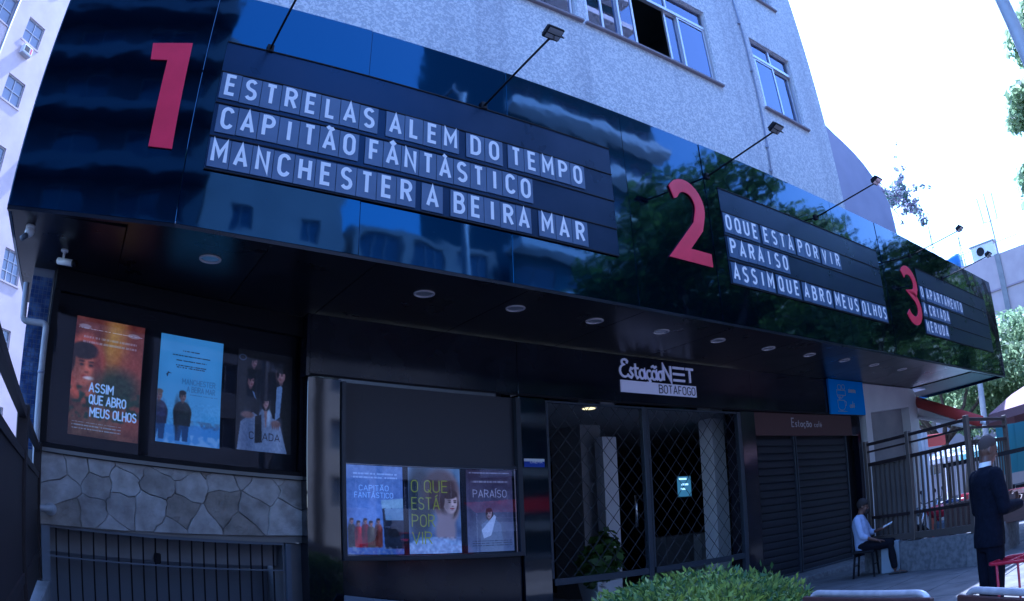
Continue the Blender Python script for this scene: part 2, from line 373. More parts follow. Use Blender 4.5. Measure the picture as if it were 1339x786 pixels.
# paving slabs in front of the shutters, one by one
sm = []
for q in range(4):
    m_ = MB().box(0, .885, 0, .885, -.05, 0, .006); o = m_.build('paving_slab', M['slab'], pav); sm.append(o.data); bpy.data.objects.remove(o)
for i in range(16):
    for j in range(8):
        x, y = 6.2+i*.9, .25+j*.9
        if y > 6.9: continue
        o = link('paving_slab', sm[(i*3+j) % 4], pav, (x, y, random.uniform(-.004, .0)))
step = MB().box(5.3, 13.6, 7.02, 7.62, -.02, .09, .012).build('entrance_step', M['granite']); tag(step, kind='structure')

# ================================================================== SPECKLED TOWER
TY = 6.5
TX0, TX1, TZ0, TZ1 = -.88, 12.43, 6.05, 40.
tower = thing('apartment_building', 'tall speckled grey render apartment building rising behind the cinema marquee', 'building', (0, 0, 0))
def P(px, py, Y=TY): return onY(px, py, Y)
wins = []      # (x0,x1,z0,z1,kind)
z0, z1 = 8.22, 9.58
wins.append((5.93, 8.88, 8.40, 10.06, 'wide')); wins.append((10.2, 11.54, 8.42, 10.10, 'small')); wins.append((3.2, 5.76, 8.40, 10.06, 'left'))
cuts = [(a, b, c, d) for a, b, c, d, _ in wins]
for fl in range(1, 10):
    cuts += [(q_[0], q_[1], q_[2]+3.1*fl, q_[3]+3.1*fl) for q_ in wins]
# wall as a sheet of rectangles around the openings, with reveals
xs = sorted({TX0, TX1} | {c[0] for c in cuts} | {c[1] for c in cuts}); zs = sorted({TZ0, TZ1} | {c[2] for c in cuts} | {c[3] for c in cuts})
wl = MB()
for i in range(len(xs)-1):
    for j in range(len(zs)-1):
        cx, cz = (xs[i]+xs[i+1])/2, (zs[j]+zs[j+1])/2
        if any(c[0] < cx < c[1] and c[2] < cz < c[3] for c in cuts): continue
        wl.add([(xs[i],TY,zs[j]),(xs[i+1],TY,zs[j]),(xs[i+1],TY,zs[j+1]),(xs[i],TY,zs[j+1])], [(0,1,2,3)])
for a, b, c, d in cuts:
    y = TY+.22
    wl.add([(a,TY,c),(b,TY,c),(b,TY,d),(a,TY,d),(a,y,c),(b,y,c),(b,y,d),(a,y,d)], [(0,4,5,1),(1,5,6,2),(2,6,7,3),(3,7,4,0)])
wl.add([(TX0,TY,TZ0),(TX1,TY,TZ0),(TX1,TY+13,TZ0),(TX0,TY+13,TZ0),(TX0,TY,TZ1),(TX1,TY,TZ1),(TX1,TY+13,TZ1),(TX0,TY+13,TZ1)],
       [(0,4,7,3),(1,2,6,5),(3,7,6,2),(4,5,6,7),(0,3,2,1)])
wl.build('wall', M['speckle'], tower)
def sash(par, x0, x1, z0, z1, y, w=.045, gl=True):
    f = MB().box(x0, x1, y, y+.04, z0, z0+w).box(x0, x1, y, y+.04, z1-w, z1).box(x0, x0+w, y+.001, y+.039, z0+w, z1-w).box(x1-w, x1, y+.001, y+.039, z0+w, z1-w)
    o = f.build('sash', M['alu'], par)
    g = MB().box(x0+w, x1-w, y+.016, y+.022, z0+w, z1-w)
    g.build('pane', M['glass'], par)
def tower_window(x0, x1, z0, z1, kind):
    y = TY+.06
    zt = z0+(z1-z0)*.76
    fr = MB().box(x0, x1, y, y+.08, z0, z0+.035).box(x0, x1, y, y+.08, z1-.04, z1).box(x0, x0+.04, y+.001, y+.079, z0+.035, z1-.04).box(x1-.04, x1, y+.001, y+.079, z0+.035, z1-.04).box(x0+.04, x1-.04, y-.01, y+.07, zt-.03, zt+.03)
    win = fr.build('window', M['alu'], tower)
    MB().box(x0-.05, x1+.07, TY-.06, TY+.06, z0-.05, z0-.002, .008).build('sill', M['sill'], win)
    nx = 3 if kind != 'small' else 2
    sx = [x0+.04+(x1-x0-.08)*k/nx for k in range(nx+1)]
    for k in range(1, nx): MB().box(sx[k]-.02, sx[k]+.02, y+.002, y+.072, zt+.03, z1-.04).build('mullion', M['alu'], win)
    for k in range(nx): MB().box(sx[k]+.02, sx[k+1]-.02, y+.03, y+.036, zt+.03, z1-.04).build('pane', M['glass'], win)
    if kind == 'wide': spans = [(x0+.05, x0+.40, 0), (x0+.38, x0+.76, .042), (x0+.74, x0+1.10, 0), (x0+1.90, x0+2.21, .042), (x0+2.19, x1-.05, 0)]
    elif kind == 'small': spans = [(x0+.1, x0+.72, 0), (x0+.68, x1-.06, .042)]
    else: spans = [(x0+.05, x0+.8, 0), (x0+.78, x0+1.6, .042), (x0+1.58, x1-.05, 0)]
    for a, b, dy in spans: sash(win, a, b, z0+.04, zt-.03, y+.004+dy, .04)
    # curtains and the room behind
    n = 26
    cs = [(x0+.02, x0+1.05), (x0+2.15, x1-.32)] if kind == 'wide' else [(x0+.1, x1-.35)] if kind == 'small' else [(x0+.05, x1-.05)]
    for a, b in cs:
        cu = MB()
        for i in range(n):
            u0, u1 = a+(b-a)*i/n, a+(b-a)*(i+1)/n; q0, q1 = TY+.3+.02*math.sin(i*1.7), TY+.3+.02*math.sin((i+1)*1.7)
            cu.add([(u0,q0,z0),(u1,q1,z0),(u1,q1,z1),(u0,q0,z1)], [(0,1,2,3)])
        cu.build('curtain', M['curtain'], win)
    rm = MB(); a, b, c, d, y0, y1 = x0-.3, x1+.3, z0-.8, z1+.4, TY+.225, TY+3
    rm.add([(a,y0,c),(b,y0,c),(b,y1,c),(a,y1,c),(a,y0,d),(b,y0,d),(b,y1,d),(a,y1,d)], [(0,1,2,3),(7,6,5,4),(3,2,6,7),(0,3,7,4),(1,5,6,2)])
    rm.build('room', M['room'], win)
for q in wins: tower_window(*q)
for fl in range(1, 3):
    for q in wins: tower_window(q[0], q[1], q[2]+3.1*fl, q[3]+3.1*fl, q[4])
# thin conduits down the wall
def pipeY(pts, Y, r, name, m, par, clips=True):
    o = MB().tube([onY(*p, Y) for p in pts], r, 8).build(name, m, par, True); return o
pipeY([(958,0),(972,46),(990,120),(998,160),(1004,195),(1009,228)], TY-.02, .016, 'conduit', M['conduit'], tower)
for p in [(966,30),(983,92),(1003,192),(1008,223)]:
    c = onY(*p, TY-.02); MB().box(c.x-.03, c.x+.03, TY-.045, TY-.002, c.z-.02, c.z+.02).build('conduit_clip', M['conduit'], tower)

# lilac wall with a curved top, standing to the right of the tower
prof = [onY(*p, 7.5) for p in [(1080,163),(1093,176),(1104,186),(1117,199),(1130,214),(1143,232),(1153,247),(1164,266),(1169,285),(1174,306)]]
poly = [(12.45, 3.69), (17.25, 3.69)] + [(17.25, 7.75)] + [(p.x, p.z) for p in prof[::-1]] + [(12.45, 10.2)]
lw = MB().prism(poly, 7.52, 9.9).build('curved_wall', M['purple']); tag(lw, 'lilac plastered wall with a curved sloping top beside the speckled building', 'wall')

# ================================================================== MARQUEE
FY, Z0, Z1 = 5.65, 3.68, 6.17
XC, XR = .566, 18.75
marq = thing('cinema_marquee', 'long glossy black cinema marquee with three title boards over the entrance', 'marquee', (0, 0, 0))
seams = [XC, 2.22, 3.84, 5.50, 6.93, 8.62, 10.24, 11.86, 13.46, 15.07, 16.9, XR]
for k in range(len(seams)-1):
    a, b = seams[k], seams[k+1]; cx = (a+b)/2
    m_ = MB(); n = 1
    m_.box(a-cx+.002, b-cx-.002, 0, .03, Z0, Z1, .003)
    o = m_.build('fascia_panel', M['panel'], marq, loc=(cx, FY, 0)); o.rotation_euler = (random.uniform(-.0015, .0015), 0, random.uniform(-.0015, .0015))
# bent end bay on the left
ang = math.atan2(5.85-5.65, -.97-.566)          # direction of the bay from the corner leftwards
BL = math.hypot(.2, 1.536)
rzb = math.atan2(-.2, 1.536)                    # local x from the left end to the corner
bay = MB().box(.004, BL-.004, 0, .03, Z0, Z1, .003).build('fascia_panel', M['panel'], marq, loc=(-.97, 5.85, 0), rz=rzb)
MB().box(-.975, -.945, 5.87, 8.8, Z0, Z1).build('end_panel', M['panel'], marq)
MB().box(XR, XR+.03, FY+.01, 8.4, Z0-.02, Z1).build('end_panel', M['panel'], marq)
MB().add([(XC,FY+.05,Z1-.06),(XR,FY+.05,Z1-.06),(XR,8.4,Z1-.06),(-.94,8.4,Z1-.06),(-.94,5.9,Z1-.06),(XC,FY+.05,Z0+.04),(XR,FY+.05,Z0+.04),(-.94,5.9,Z0+.04)],
         [(0,1,2,3,4),(0,5,6,1),(0,4,7,5)]).build('roof', M['matte'], marq)  # unseen roof sheet, added to block light from above
# lower lip under the fascia
MB().box(XC, XR, FY+.002, FY+.05, Z0-.035, Z0-.002).build('edge_trim', M['soffit'], marq)
MB().box(.0, BL, .002, .05, Z0-.035, Z0-.002).build('edge_trim', M['soffit'], marq, loc=(-.97, 5.85, 0), rz=rzb)
# soffit panels, each 1.6 m wide, butted with open joints
ss = [-.94, .16, 1.45, 2.45, 4.1, 5.7, 7.3, 8.9, 10.5, 12.1, 13.7, 15.0, 16.3]
for k in range(len(ss)-1):
    a, b = ss[k]+.005, ss[k+1]-.005
    y0 = FY+.055 if a > .5 else (5.92 if k == 0 else 5.78)
    y1 = 7.72 if a < 2.4 else 7.52
    if k == 0: y1 = 8.78
    MB().box(a, b, y0, y1, Z0, Z0+.02, .002).build('soffit_panel', M['soffit'], marq)
MB().box(16.31, XR-.01, FY+.055, 8.3, Z0+.25, Z0+.28).build('soffit_panel', M['matte'], marq)
MB().box(16.30, 16.33, FY+.056, 8.3, Z0-.02, Z0+.24).build('soffit_edge', M['matte'], marq)

MB().box(-.93, XR-.01, 5.95, 8.35, Z0+.05, Z0+.06).build('light_leak_plate', M['matte'], marq)  # unseen plate added to stop light leaking through the soffit joints
# downlights
dl = None
lx = [1.01, 3.215, 4.31, 5.41, 6.50, 7.60, 8.77, 9.90, 11.04, 12.17, 13.43]
M['lens'] = mat('downlight reflector', (.5,.5,.52), .2, .5, .5)
M['rim'] = mat('downlight rim', (.62,.55,.56), .4)
def downlight():
    t = thing('recessed_downlight', 'x', 'downlight')
    def ring(r0, r1, z0, z1, n=24):
        v = []; f = []
        for r, z in ((r0, z0), (r1, z1)):
            v += [(r*math.cos(2*PI*k/n), r*math.sin(2*PI*k/n), z) for k in range(n)]
        return v, [(k, (k+1) % n, n+(k+1) % n, n+k) for k in range(n)]
    m_ = MB().add(*ring(.118, .104, -.012, -.014)).add(*ring(.118, .12, -.012, 0)).add(*ring(.104, .095, -.014, .0))
    m_.build('rim', M['rim'], t)
    m_ = MB().add(*ring(.095, .06, -.002, -.003)); m_.add([(.06*math.cos(2*PI*k/24), .06*math.sin(2*PI*k/24), -.003) for k in range(24)], [tuple(range(24))])
    m_.build('diffuser', M['lens'], t); return t
d0 = downlight()
spots = ['nearest the numeral one end of the canopy', 'second from the left, under the word MANCHESTER board', 'third from the left under the canopy',
 'fourth from the left, just before the numeral two', 'fifth from the left, above the white cinema sign', 'sixth from the left, just right of the white cinema sign',
 'seventh from the left under the canopy', 'eighth from the left, above the shutter header', 'ninth from the left, just left of the blue sign', 'tenth, above the blue sign', 'last and farthest right, before the white wall']
for i, x in enumerate(lx):
    o = d0 if i == 0 else copy_tree(d0)
    o.location = (x, 6.33, Z0); o.scale = (.9, .9, 1); o['label'] = 'round downlight ' + spots[i]; o['group'] = 'downlights set in the canopy soffit'

# ------------------------------------------------------------------ letter boards
BT, BB = 5.57, 4.215
ROWB = [4.985, 4.64, 4.29]
def board(x0, x1, rows, label):
    t = thing('letter_board', label, 'sign board', (x0, FY, 0))
    w_ = x1-x0; y = -.016
    MB().box(0, w_, y+.008, -.004, BB, BT, .003).build('backing', M['board'], t)
    for k in range(5):
        z = BB+.0+(BT-BB)*[0, .254, .508, .762, 1][k]
        z = [BB, 4.54, 4.885, 5.225, BT][k]
        MB().box(-.002, w_+.002, y-.002, y+.0085, z-.007, z+.007, .002).build('rail', M['matte'], t)
    for ri, words in enumerate(rows):
        for (txt, a, b) in words:
            n = len(txt); p = (b-a)/n
            zb = ROWB[ri]
            for i, ch in enumerate(txt):
                xa = a+i*p-x0; dz = random.uniform(-.004, .004)
                tl = MB().box(xa-.004, xa+p-.010, y-.003, y+.004, zb-.056+dz, zb+.225+dz, .001).build('letter_tile', M['tile'], t)
                wl_, st = glyph(ch); mb = MB()
                hh = .192; kx = min(1.0*hh, (p-.075)/max(wl_, .4)); ww = wl_*kx; ox = xa+(p-.01-ww)/2
                for si, s_ in enumerate(st): ribbon(mb, s_, .035, y-.0032-si*.0004, .0015, kx, hh, ox, zb+dz+.004)
                mb.build('letter', M['letter'], tl)
    return t
board(.74, 5.25, [[('ESTRELAS', .76, 2.35), ('ALEM', 2.43, 3.24), ('DO', 3.32, 3.76), ('TEMPO', 3.82, 4.84)],
                  [('CAPITÃO', .78, 2.17), ('FÂNTÀSTICO', 2.23, 4.12)],
                  [('MANCHESTER', .76, 2.77), ('A', 2.83, 3.06), ('BEIRA', 3.14, 4.08), ('MAR', 4.17, 4.82)]],
      'first title board right of the numeral one, its top line reading ESTRELAS ALEM DO TEMPO')
board(7.18, 11.69, [[('OQUE', 7.20, 7.97), ('ESTÀ', 8.03, 8.85), ('POR', 8.90, 9.55), ('VIR', 9.60, 10.22)],
                  [('PARAISO', 7.22, 8.62)],
                  [('ASSIM', 7.22, 8.17), ('QUE', 8.22, 8.82), ('ABRO', 8.88, 9.73), ('MEUS', 9.79, 10.62), ('OLHOS', 10.68, 11.67)]],
      'middle title board right of the numeral two, with the line ASSIM QUE ABRO MEUS OLHOS')
board(13.43, 17.94, [[('O', 13.45, 13.66), ('APARTAMENTO', 13.74, 15.98)],
                  [('A', 13.45, 13.66), ('CRIADA', 13.74, 14.96)],
                  [('NERUDA', 13.45, 14.74)]],
      'farthest title board right of the numeral three, with O APARTAMENTO on its top line')

# ------------------------------------------------------------------ numerals
def numeral(polys, name, label, t=None):
    pass
n1 = MB()
def lb(x, z): return (x, z)
# numeral one: on the bent bay, outline in its own plane (x along the bay)
def onbay(px, py):
    d = ray(px, py); nx, ny = math.sin(-rzb), math.cos(-rzb)
    # plane through (-.97,5.85) with direction (cos rzb, sin rzb)
    n = Vector((-math.sin(rzb), math.cos(rzb), 0)); k = (Vector((-.97, 5.85, 0))-EYE).dot(n)/d.dot(n)
    p = EYE+d*k; return ((p.x+.97)*math.cos(rzb)+(p.y-5.85)*math.sin(rzb), p.z)
o1 = [onbay(*q) for q in [(194.5,189),(225,194),(253,54),(228,52.5),(201,54.5),(197.5,77),(219,79)]]
o1 = [(o1[0][0], 4.345), (o1[1][0], 4.345)] + [(o1[2][0], 5.475), (o1[4][0], 5.42), (o1[5][0], 5.235), (o1[6][0], 5.25)]
num1 = MB().prism(o1, -.018, -.004).build('numeral_one', M['red'], loc=(-.97, 5.85, 0), rz=rzb)
tag(num1, 'large red numeral 1 on the bent left end of the black marquee', 'numeral')
def big(pts, t, name, label, x, z, sx, sz):
    mb = MB(); ribbon(mb, pts, t, -.004, .014, sx, sz)
    o = mb.build(name, M['red'], loc=(x, FY, z)); tag(o, label, 'numeral'); return o
p2 = arc(.5,.72,.40,.28,160,-25,14)[:] + [(.13,.10),(1.02,.10)]
p2 = [(.10,.80)] + arc(.48,.70,.38,.225,150,-20,12) + [(.74,.46),(.14,.085)] + [(1.02,.085)]
big(p2, .175, 'numeral_two', 'large red numeral 2 on the marquee between the first and middle title boards', 6.17, 4.36, .66, 1.13)
p3 = arc(.46,.72,.40,.21,150,-60,10) + [(.44,.53)] + arc(.46,.28,.42,.225,60,-155,12)
big(p3, .17, 'numeral_three', 'large red numeral 3 on the marquee left of the farthest title board', 12.62, 4.36, .74, 1.16)

# ------------------------------------------------------------------ floodlights on arms
def flood():
    t = thing('arm_floodlight', 'x', 'floodlight')
    MB().box(-.04, .04, -.02, .02, -.05, .05, .005).build('wall_bracket', M['matte'], t)
    MB().tube([(0,-.02,0),(0,-1.2,.15)], .014, 8).build('arm', M['matte'], t, True)
    h = MB().box(-.11, .11, -.075, .075, .0, .05, .012)
    for k in range(5): h.box(-.09+k*.04, -.085+k*.04+.008, -.06, .06, .05, .085)
    h.tube([(-.125,0,.03),(-.125,0,-.03),(0,-.0,-.05),(.125,0,-.03),(.125,0,.03)], .006, 6)
    hd = h.build('lamp_head', M['matte'], t, loc=(0, -1.27, .16)); hd.rotation_euler = (math.radians(-28), 0, 0)
    MB().box(-.09, .09, -.058, .058, -.006, -.001).build('lamp_glass', M['lens'], hd)
    MB().tube([(0,-1.18,.15),(.03,-1.23,.11),(0,-1.27,.14)], .005, 6).build('cable', M['matte'], t, True)
    return t
f0 = flood()
fl = [(1.17, 'over the left end of the first title board'), (3.54, 'reaching out above the word TEMPO on the first board'),
      (7.0, 'reaching out above the numeral two'), (9.68, 'over the right part of the middle title board'), (13.3, 'over the numeral three against the sky'), (15.0, 'farthest right, over the last title board')]
for i, (x, s_) in enumerate(fl):
    o = f0 if i == 0 else copy_tree(f0); o.scale = (.84, 1, .84); o.location = (x, FY-.01, [5.6, 5.61, 5.69, 5.74, 5.80, 5.62][i]); o['label'] = 'black floodlight on a thin arm ' + s_; o['group'] = 'floodlights along the marquee'

# ================================================================== PAINTED POSTERS (images computed here with numpy)
PW, PH = 144, 216
YY, XX = np.mgrid[0:PH, 0:PW].astype(float); XX = (XX+.5)/PW; YY = (YY+.5)/PW     # y down, 0..1.5
class Art:
    def __init__(s, top, bot):
        t = (YY/1.5)[..., None]; s.a = np.array(top)*(1-t)+np.array(bot)*t
    def mix(s, mask, col): s.a = s.a*(1-mask[..., None]) + np.array(col)*mask[..., None]; return s
    def ell(s, cx, cy, rx, ry, col, soft=.05, al=1., rot=0):
        c, q = math.cos(rot), math.sin(rot); dx, dy = XX-cx, YY-cy; u = (dx*c+dy*q)/rx; v = (-dx*q+dy*c)/ry
        d = np.sqrt(u*u+v*v); return s.mix(al*np.clip((1-d)/max(soft, 1e-3)+.5, 0, 1), col)
    def poly(s, pts, col, al=1.):
        m = np.zeros((PH, PW), bool); n = len(pts)
        for i in range(n):
            x0, y0 = pts[i]; x1, y1 = pts[(i+1) % n]
            if y0 == y1: continue
            c = ((y0 > YY) != (y1 > YY)) & (XX < (x1-x0)*(YY-y0)/(y1-y0)+x0); m ^= c
        return s.mix(m*al, col)
    def noise(s, amp, k, seed, y0=0, y1=1.5, col=None):
        r = np.random.RandomState(seed); g = r.rand(int(PH/k)+3, int(PW/k)+3)
        iy, ix = np.mgrid[0:PH, 0:PW]/k; a, b = iy.astype(int), ix.astype(int); fy, fx = iy-a, ix-b
        v = (g[a, b]*(1-fy)*(1-fx)+g[a+1, b]*fy*(1-fx)+g[a, b+1]*(1-fy)*fx+g[a+1, b+1]*fy*fx)
        mk_ = ((YY >= y0) & (YY < y1))
        if col is None: s.a = np.clip(s.a+((v-.5)*amp*mk_)[..., None], 0, 1)
        else: s.mix(np.clip((v-.5)*4+.2, 0, 1)*mk_*amp, col)
        return s
    def text(s, txt, x, y, h, col, t=.14, width=None, al=1., track=.2):
        S, w_ = text_strokes(txt, h, track); k = (width/w_) if width else 1.
        d = np.full((PH, PW), 9.)
        for st in S:
            for (ax, az), (bx, bz) in zip(st[:-1], st[1:]):
                ax_, ay_, bx_, by_ = x+ax*k, y-az, x+bx*k, y-bz
                L2 = (bx_-ax_)**2+(by_-ay_)**2+1e-9; u = np.clip(((XX-ax_)*(bx_-ax_)+(YY-ay_)*(by_-ay_))/L2, 0, 1)
                d = np.minimum(d, np.hypot(XX-ax_-u*(bx_-ax_), YY-ay_-u*(by_-ay_)))
        return s.mix(al*np.clip((t*h/2-d)*PW+.5, 0, 1), col)
    def line(s, x0, x1, y, col, h=.006, al=.7):
        r = np.random.RandomState(int(y*997)); dash = r.rand(PW) > .22
        return s.mix(al*((XX > x0) & (XX < x1) & (abs(YY-y) < h) & dash[None, :]), col)
    def material(s, name):
        img = bpy.data.images.new(name, PW, PH, alpha=False); px = np.ones((PH, PW, 4), np.float32); px[..., :3] = np.clip(s.a, 0, 1)[::-1]
        img.pixels.foreach_set(px.ravel()); img.update(); img.pack()
        m = bpy.data.materials.new(name); m.use_nodes = True; n = m.node_tree.nodes; L = m.node_tree.links
        tx = n.new('ShaderNodeTexImage'); tx.image = img; b = n['Principled BSDF']; b.inputs['Roughness'].default_value = .4
        L.new(tx.outputs[0], b.inputs['Base Color'])
        b.inputs['Emission Strength'].default_value = 0
        return m, b, tx, L
def blur(a, n=1):
    for _ in range(n):
        p = np.pad(a.a, ((1,1),(1,1),(0,0)), 'edge'); a.a = (p[1:-1,1:-1]*4+p[:-2,1:-1]*2+p[2:,1:-1]*2+p[1:-1,:-2]*2+p[1:-1,2:]*2+p[:-2,:-2]+p[2:,2:]+p[:-2,2:]+p[2:,:-2])/16
    return a
def face(a, x, y, s, skin, hair, turn=0., hairlen=.0, tilt=0.):
    k = np.array(skin); d = tuple(k*.45); l = tuple(np.minimum(k*1.22, 1)); m = tuple(k*.7)
    if hairlen: a.ell(x-turn*s*.1, y+s*.25*hairlen, s*.95, s*(1.1+hairlen*.5), hair, .25)
    a.ell(x, y+s*.95, s*.36, s*.55, m, .3); a.ell(x, y, s*.72, s*1.0, skin, .12); a.ell(x+turn*s*.1, y+s*.35, s*.52, s*.68, skin, .3)
    a.ell(x-s*.55+turn*s*.2, y+s*.05, s*.32, s*.85, m, 1., .75); a.ell(x+s*.22+turn*s*.15, y-s*.30, s*.40, s*.28, l, 1., .6); a.ell(x+s*.30+turn*s*.2, y+s*.18, s*.22, s*.2, l, 1., .6)
    for q in (-1, 1):
        ex = x+q*s*.28+turn*s*.26; a.ell(ex, y-s*.06, s*.19, s*.12, m, .9, .9); a.ell(ex, y-s*.04, s*.12, s*.045, (.06,.04,.04), .5, .95); a.ell(ex, y-s*.22, s*.19, s*.045, hair, .6, .9)
    a.ell(x+turn*s*.32, y+s*.15, s*.09, s*.26, l, .8, .8); a.ell(x+turn*s*.32, y+s*.33, s*.13, s*.05, d, .8, .8); a.ell(x+turn*s*.26, y+s*.55, s*.24, s*.065, (k[0]*.75, k[1]*.35, k[2]*.4), .5, .95); a.ell(x+turn*s*.24, y+s*.68, s*.16, s*.05, m, .9, .8)
    a.ell(x-turn*s*.12, y-s*.78, s*.80, s*.46, hair, .25); a.ell(x-s*.66-turn*s*.1, y-s*.25, s*.16, s*.6, hair, .4)
def person_(a, x, y, s, coat, skin, hair, turn=0., low=1.5, hairlen=0., shade=.5, w=2.0):
    c = np.array(coat); a.ell(x, y+s*3.4, s*w, s*2.4, coat, .12); a.poly([(x-s*w*.98, y+s*3.0), (x+s*w*.98, y+s*3.0), (x+s*w*.9, low), (x-s*w*.9, low)], coat)
    a.ell(x-s*w*.6, y+s*4, s*.6, s*3.2, tuple(c*shade), 1., .8); a.ell(x+s*w*.45, y+s*2.6, s*.5, s*1.6, tuple(np.minimum(c*1.6+.02, 1)), 1., .6)
    face(a, x, y, s, skin, hair, turn, hairlen)
def figure(a, x, y, h, coat, skin, hair, trouser=None, w=.3):
    a.poly([(x-w*h*.55, y), (x-w*h*.5, y-h*.72), (x-w*h*.2, y-h*.82), (x+w*h*.2, y-h*.82), (x+w*h*.5, y-h*.72), (x+w*h*.6, y)], coat)
    if trouser: a.poly([(x-w*h*.45, y), (x-w*h*.45, y-h*.35), (x+w*h*.5, y-h*.35), (x+w*h*.4, y)], trouser)
    a.ell(x, y-h*.9, h*.075, h*.1, skin, .25); a.ell(x-h*.01, y-h*.955, h*.082, h*.06, hair, .25)
def poster_art():
    A = {}
    a = Art((.46,.20,.14), (.30,.18,.10))       # warm portrait
    a.noise(.25, 20, 3); a.ell(.60,.30,.16,.34,(.80,.58,.14),1.2,.9); a.ell(.88,.80,.3,.6,(.58,.24,.16),1,.8); a.ell(.17,.64,.30,.42,(.74,.33,.22),.25)
    face(a, .17, .62, .245, (.70,.36,.25), (.13,.06,.05), .45); a.ell(.25,.77,.085,.022,(.92,.86,.82),.5,.9); a.ell(.36,.66,.06,.28,(.30,.10,.08),1,.6)
    a.noise(.95, 7, 5, .88, 1.28, (.05,.17,.10)); a.ell(.66,.86,.32,.24,(.06,.18,.11),.8,.8); blur(a, 2); a.noise(.10, 5, 8); a.noise(.06, 2, 18)
    a.text('ASSIM', .27, .93, .105, (.75,.85,.95), .19, .34); a.text('QUE ABRO', .28, 1.08, .105, (.75,.85,.95), .19, .52); a.text('MEUS OLHOS', .30, 1.24, .105, (.75,.85,.95), .19, .66)
    for y in (.25,.31): a.line(.12, .9, y, (.75,.75,.8), .014, .5)
    for y in (1.33,1.37,1.41): a.line(.05, .75, y, (.6,.7,.75), .006, .7)
    a.line(.03,.97,.14,(.9,.9,.9),.004,.8); a.ell(.13,.12,.09,.03,(.75,.75,.78),.3,.6); a.ell(.85,.14,.09,.03,(.75,.75,.78),.3,.6); A['eyes'] = a
    a = Art((.38,.62,.76), (.36,.58,.72))       # two figures by a harbour
    a.noise(.06, 30, 2); a.poly([(0,1.26),(1,1.20),(1,1.5),(0,1.5)], (.30,.50,.70)); a.noise(.5, 6, 9, 1.16, 1.26, (.25,.28,.33)); a.noise(.5, 8, 12, 1.36, 1.5, (.65,.75,.82))
    for x_, y_, c_, h_, t_ in ((.40, .84, (.06,.085,.08), (.05,.045,.05), .6), (.03, .86, (.12,.12,.20), (.34,.28,.22), -.5)):
        a.poly([(x_-.10,1.15),(x_+.12,1.15),(x_+.09,1.46),(x_+.01,1.46),(x_,1.30),(x_-.03,1.46),(x_-.10,1.46)], (.12,.22,.36)); person_(a, x_, y_, .068, c_, (.42,.32,.29), h_, t_, 1.24, w=2.1)
        a.ell(x_+.02, 1.12, .10, .03, tuple(np.array(c_)*1.6), .6, .8)
    blur(a, 1); a.noise(.07, 3, 21, .9, 1.3)
    for y, q in ((.2,.14),(.27,.30),(.34,.24),(.41,.24),(.44,.22)): a.line(.5-q, .5+q, y, (.05,.09,.13), .006, .8)
    a.text('MANCHESTER', .38, .66, .07, (.22,.38,.50), .13, .52, .9); a.text('A BEIRA MAR', .46, .76, .07, (.22,.38,.50), .13, .44, .9); a.line(.5,.95,.80,(.15,.25,.35),.004)
    a.poly([(.12,.56),(.15,.52),(.21,.54),(.16,.54),(.14,.6)], (.12,.2,.28)); A['harbour'] = a
    a = Art((.025,.02,.035), (.06,.05,.08))      # four people in black and white dress
    person_(a, .29, .17, .075, (.03,.03,.045), (.50,.36,.35), (.015,.015,.02), .5, .8, w=2.2); person_(a, .24, .46, .085, (.035,.035,.055), (.58,.42,.40), (.015,.015,.02), .9, 1.3, w=2.0)
    person_(a, .80, .32, .105, (.03,.03,.05), (.60,.44,.42), (.02,.02,.03), -.7, 1.5, w=1.9)
    a.poly([(.72,.50),(.80,.47),(.83,.50),(.79,.95),(.70,1.02)], (.50,.60,.74)); a.poly([(.27,.60),(.31,.62),(.36,.74),(.32,.70)], (.5,.58,.7))
    a.poly([(.02,1.5),(.08,1.08),(.30,.92),(.42,.98),(.60,.96),(.78,1.02),(.93,1.5)], (.50,.56,.66)); a.ell(.2,1.3,.12,.35,(.36,.41,.52),1,.7); a.ell(.75,1.35,.1,.3,(.62,.67,.76),1,.7)
    person_(a, .53, .76, .075, (.52,.57,.66), (.64,.49,.47), (.03,.025,.035), .1, 1.3, .8, .8, 1.7); a.poly([(.34,.98),(.45,.95),(.47,1.36),(.34,1.38)], (.05,.045,.065)); a.poly([(.50,.88),(.56,.88),(.545,1.12),(.53,1.14)], (.58,.45,.43))
    a.ell(.20,.97,.12,.05,(.50,.38,.36),.5); a.ell(.72,1.06,.09,.05,(.50,.38,.36),.5)
    for q in range(4): a.ell(.66+q*.035, 1.10, .012, .05, (.48,.36,.34), .5)
    blur(a, 1); a.noise(.06, 3, 33)
    a.text('CRIADA', .24, 1.32, .10, (.06,.05,.09), .1, .55); a.noise(.08, 4, 33); a.ell(.08,.12,.07,.05,(.4,.45,.55),.3,.7); a.ell(.08,.12,.05,.03,(.03,.03,.04),.3); A['maid'] = a
    a = Art((.34,.42,.58), (.20,.28,.48))        # family by a bus
    a.ell(.42,.95,.30,.45,(.36,.46,.66),1,.8); a.poly([(.62,.62),(1,.58),(1,1.4),(.66,1.4)], (.06,.09,.15)); a.poly([(.66,.72),(1,.70),(1,.92),(.68,.92)], (.35,.45,.55)); a.poly([(.60,.58),(1,.54),(1,.70),(.62,.72)], (.45,.55,.62))
    for i, (c, x) in enumerate([((.12,.13,.12),.08),((.45,.06,.10),.20),((.30,.05,.09),.32),((.22,.20,.15),.42),((.30,.14,.12),.55)]): person_(a, x, .94+.04*(i % 2), .042, c, (.46,.34,.31), (.12,.08,.07), .2, 1.38, w=1.7)
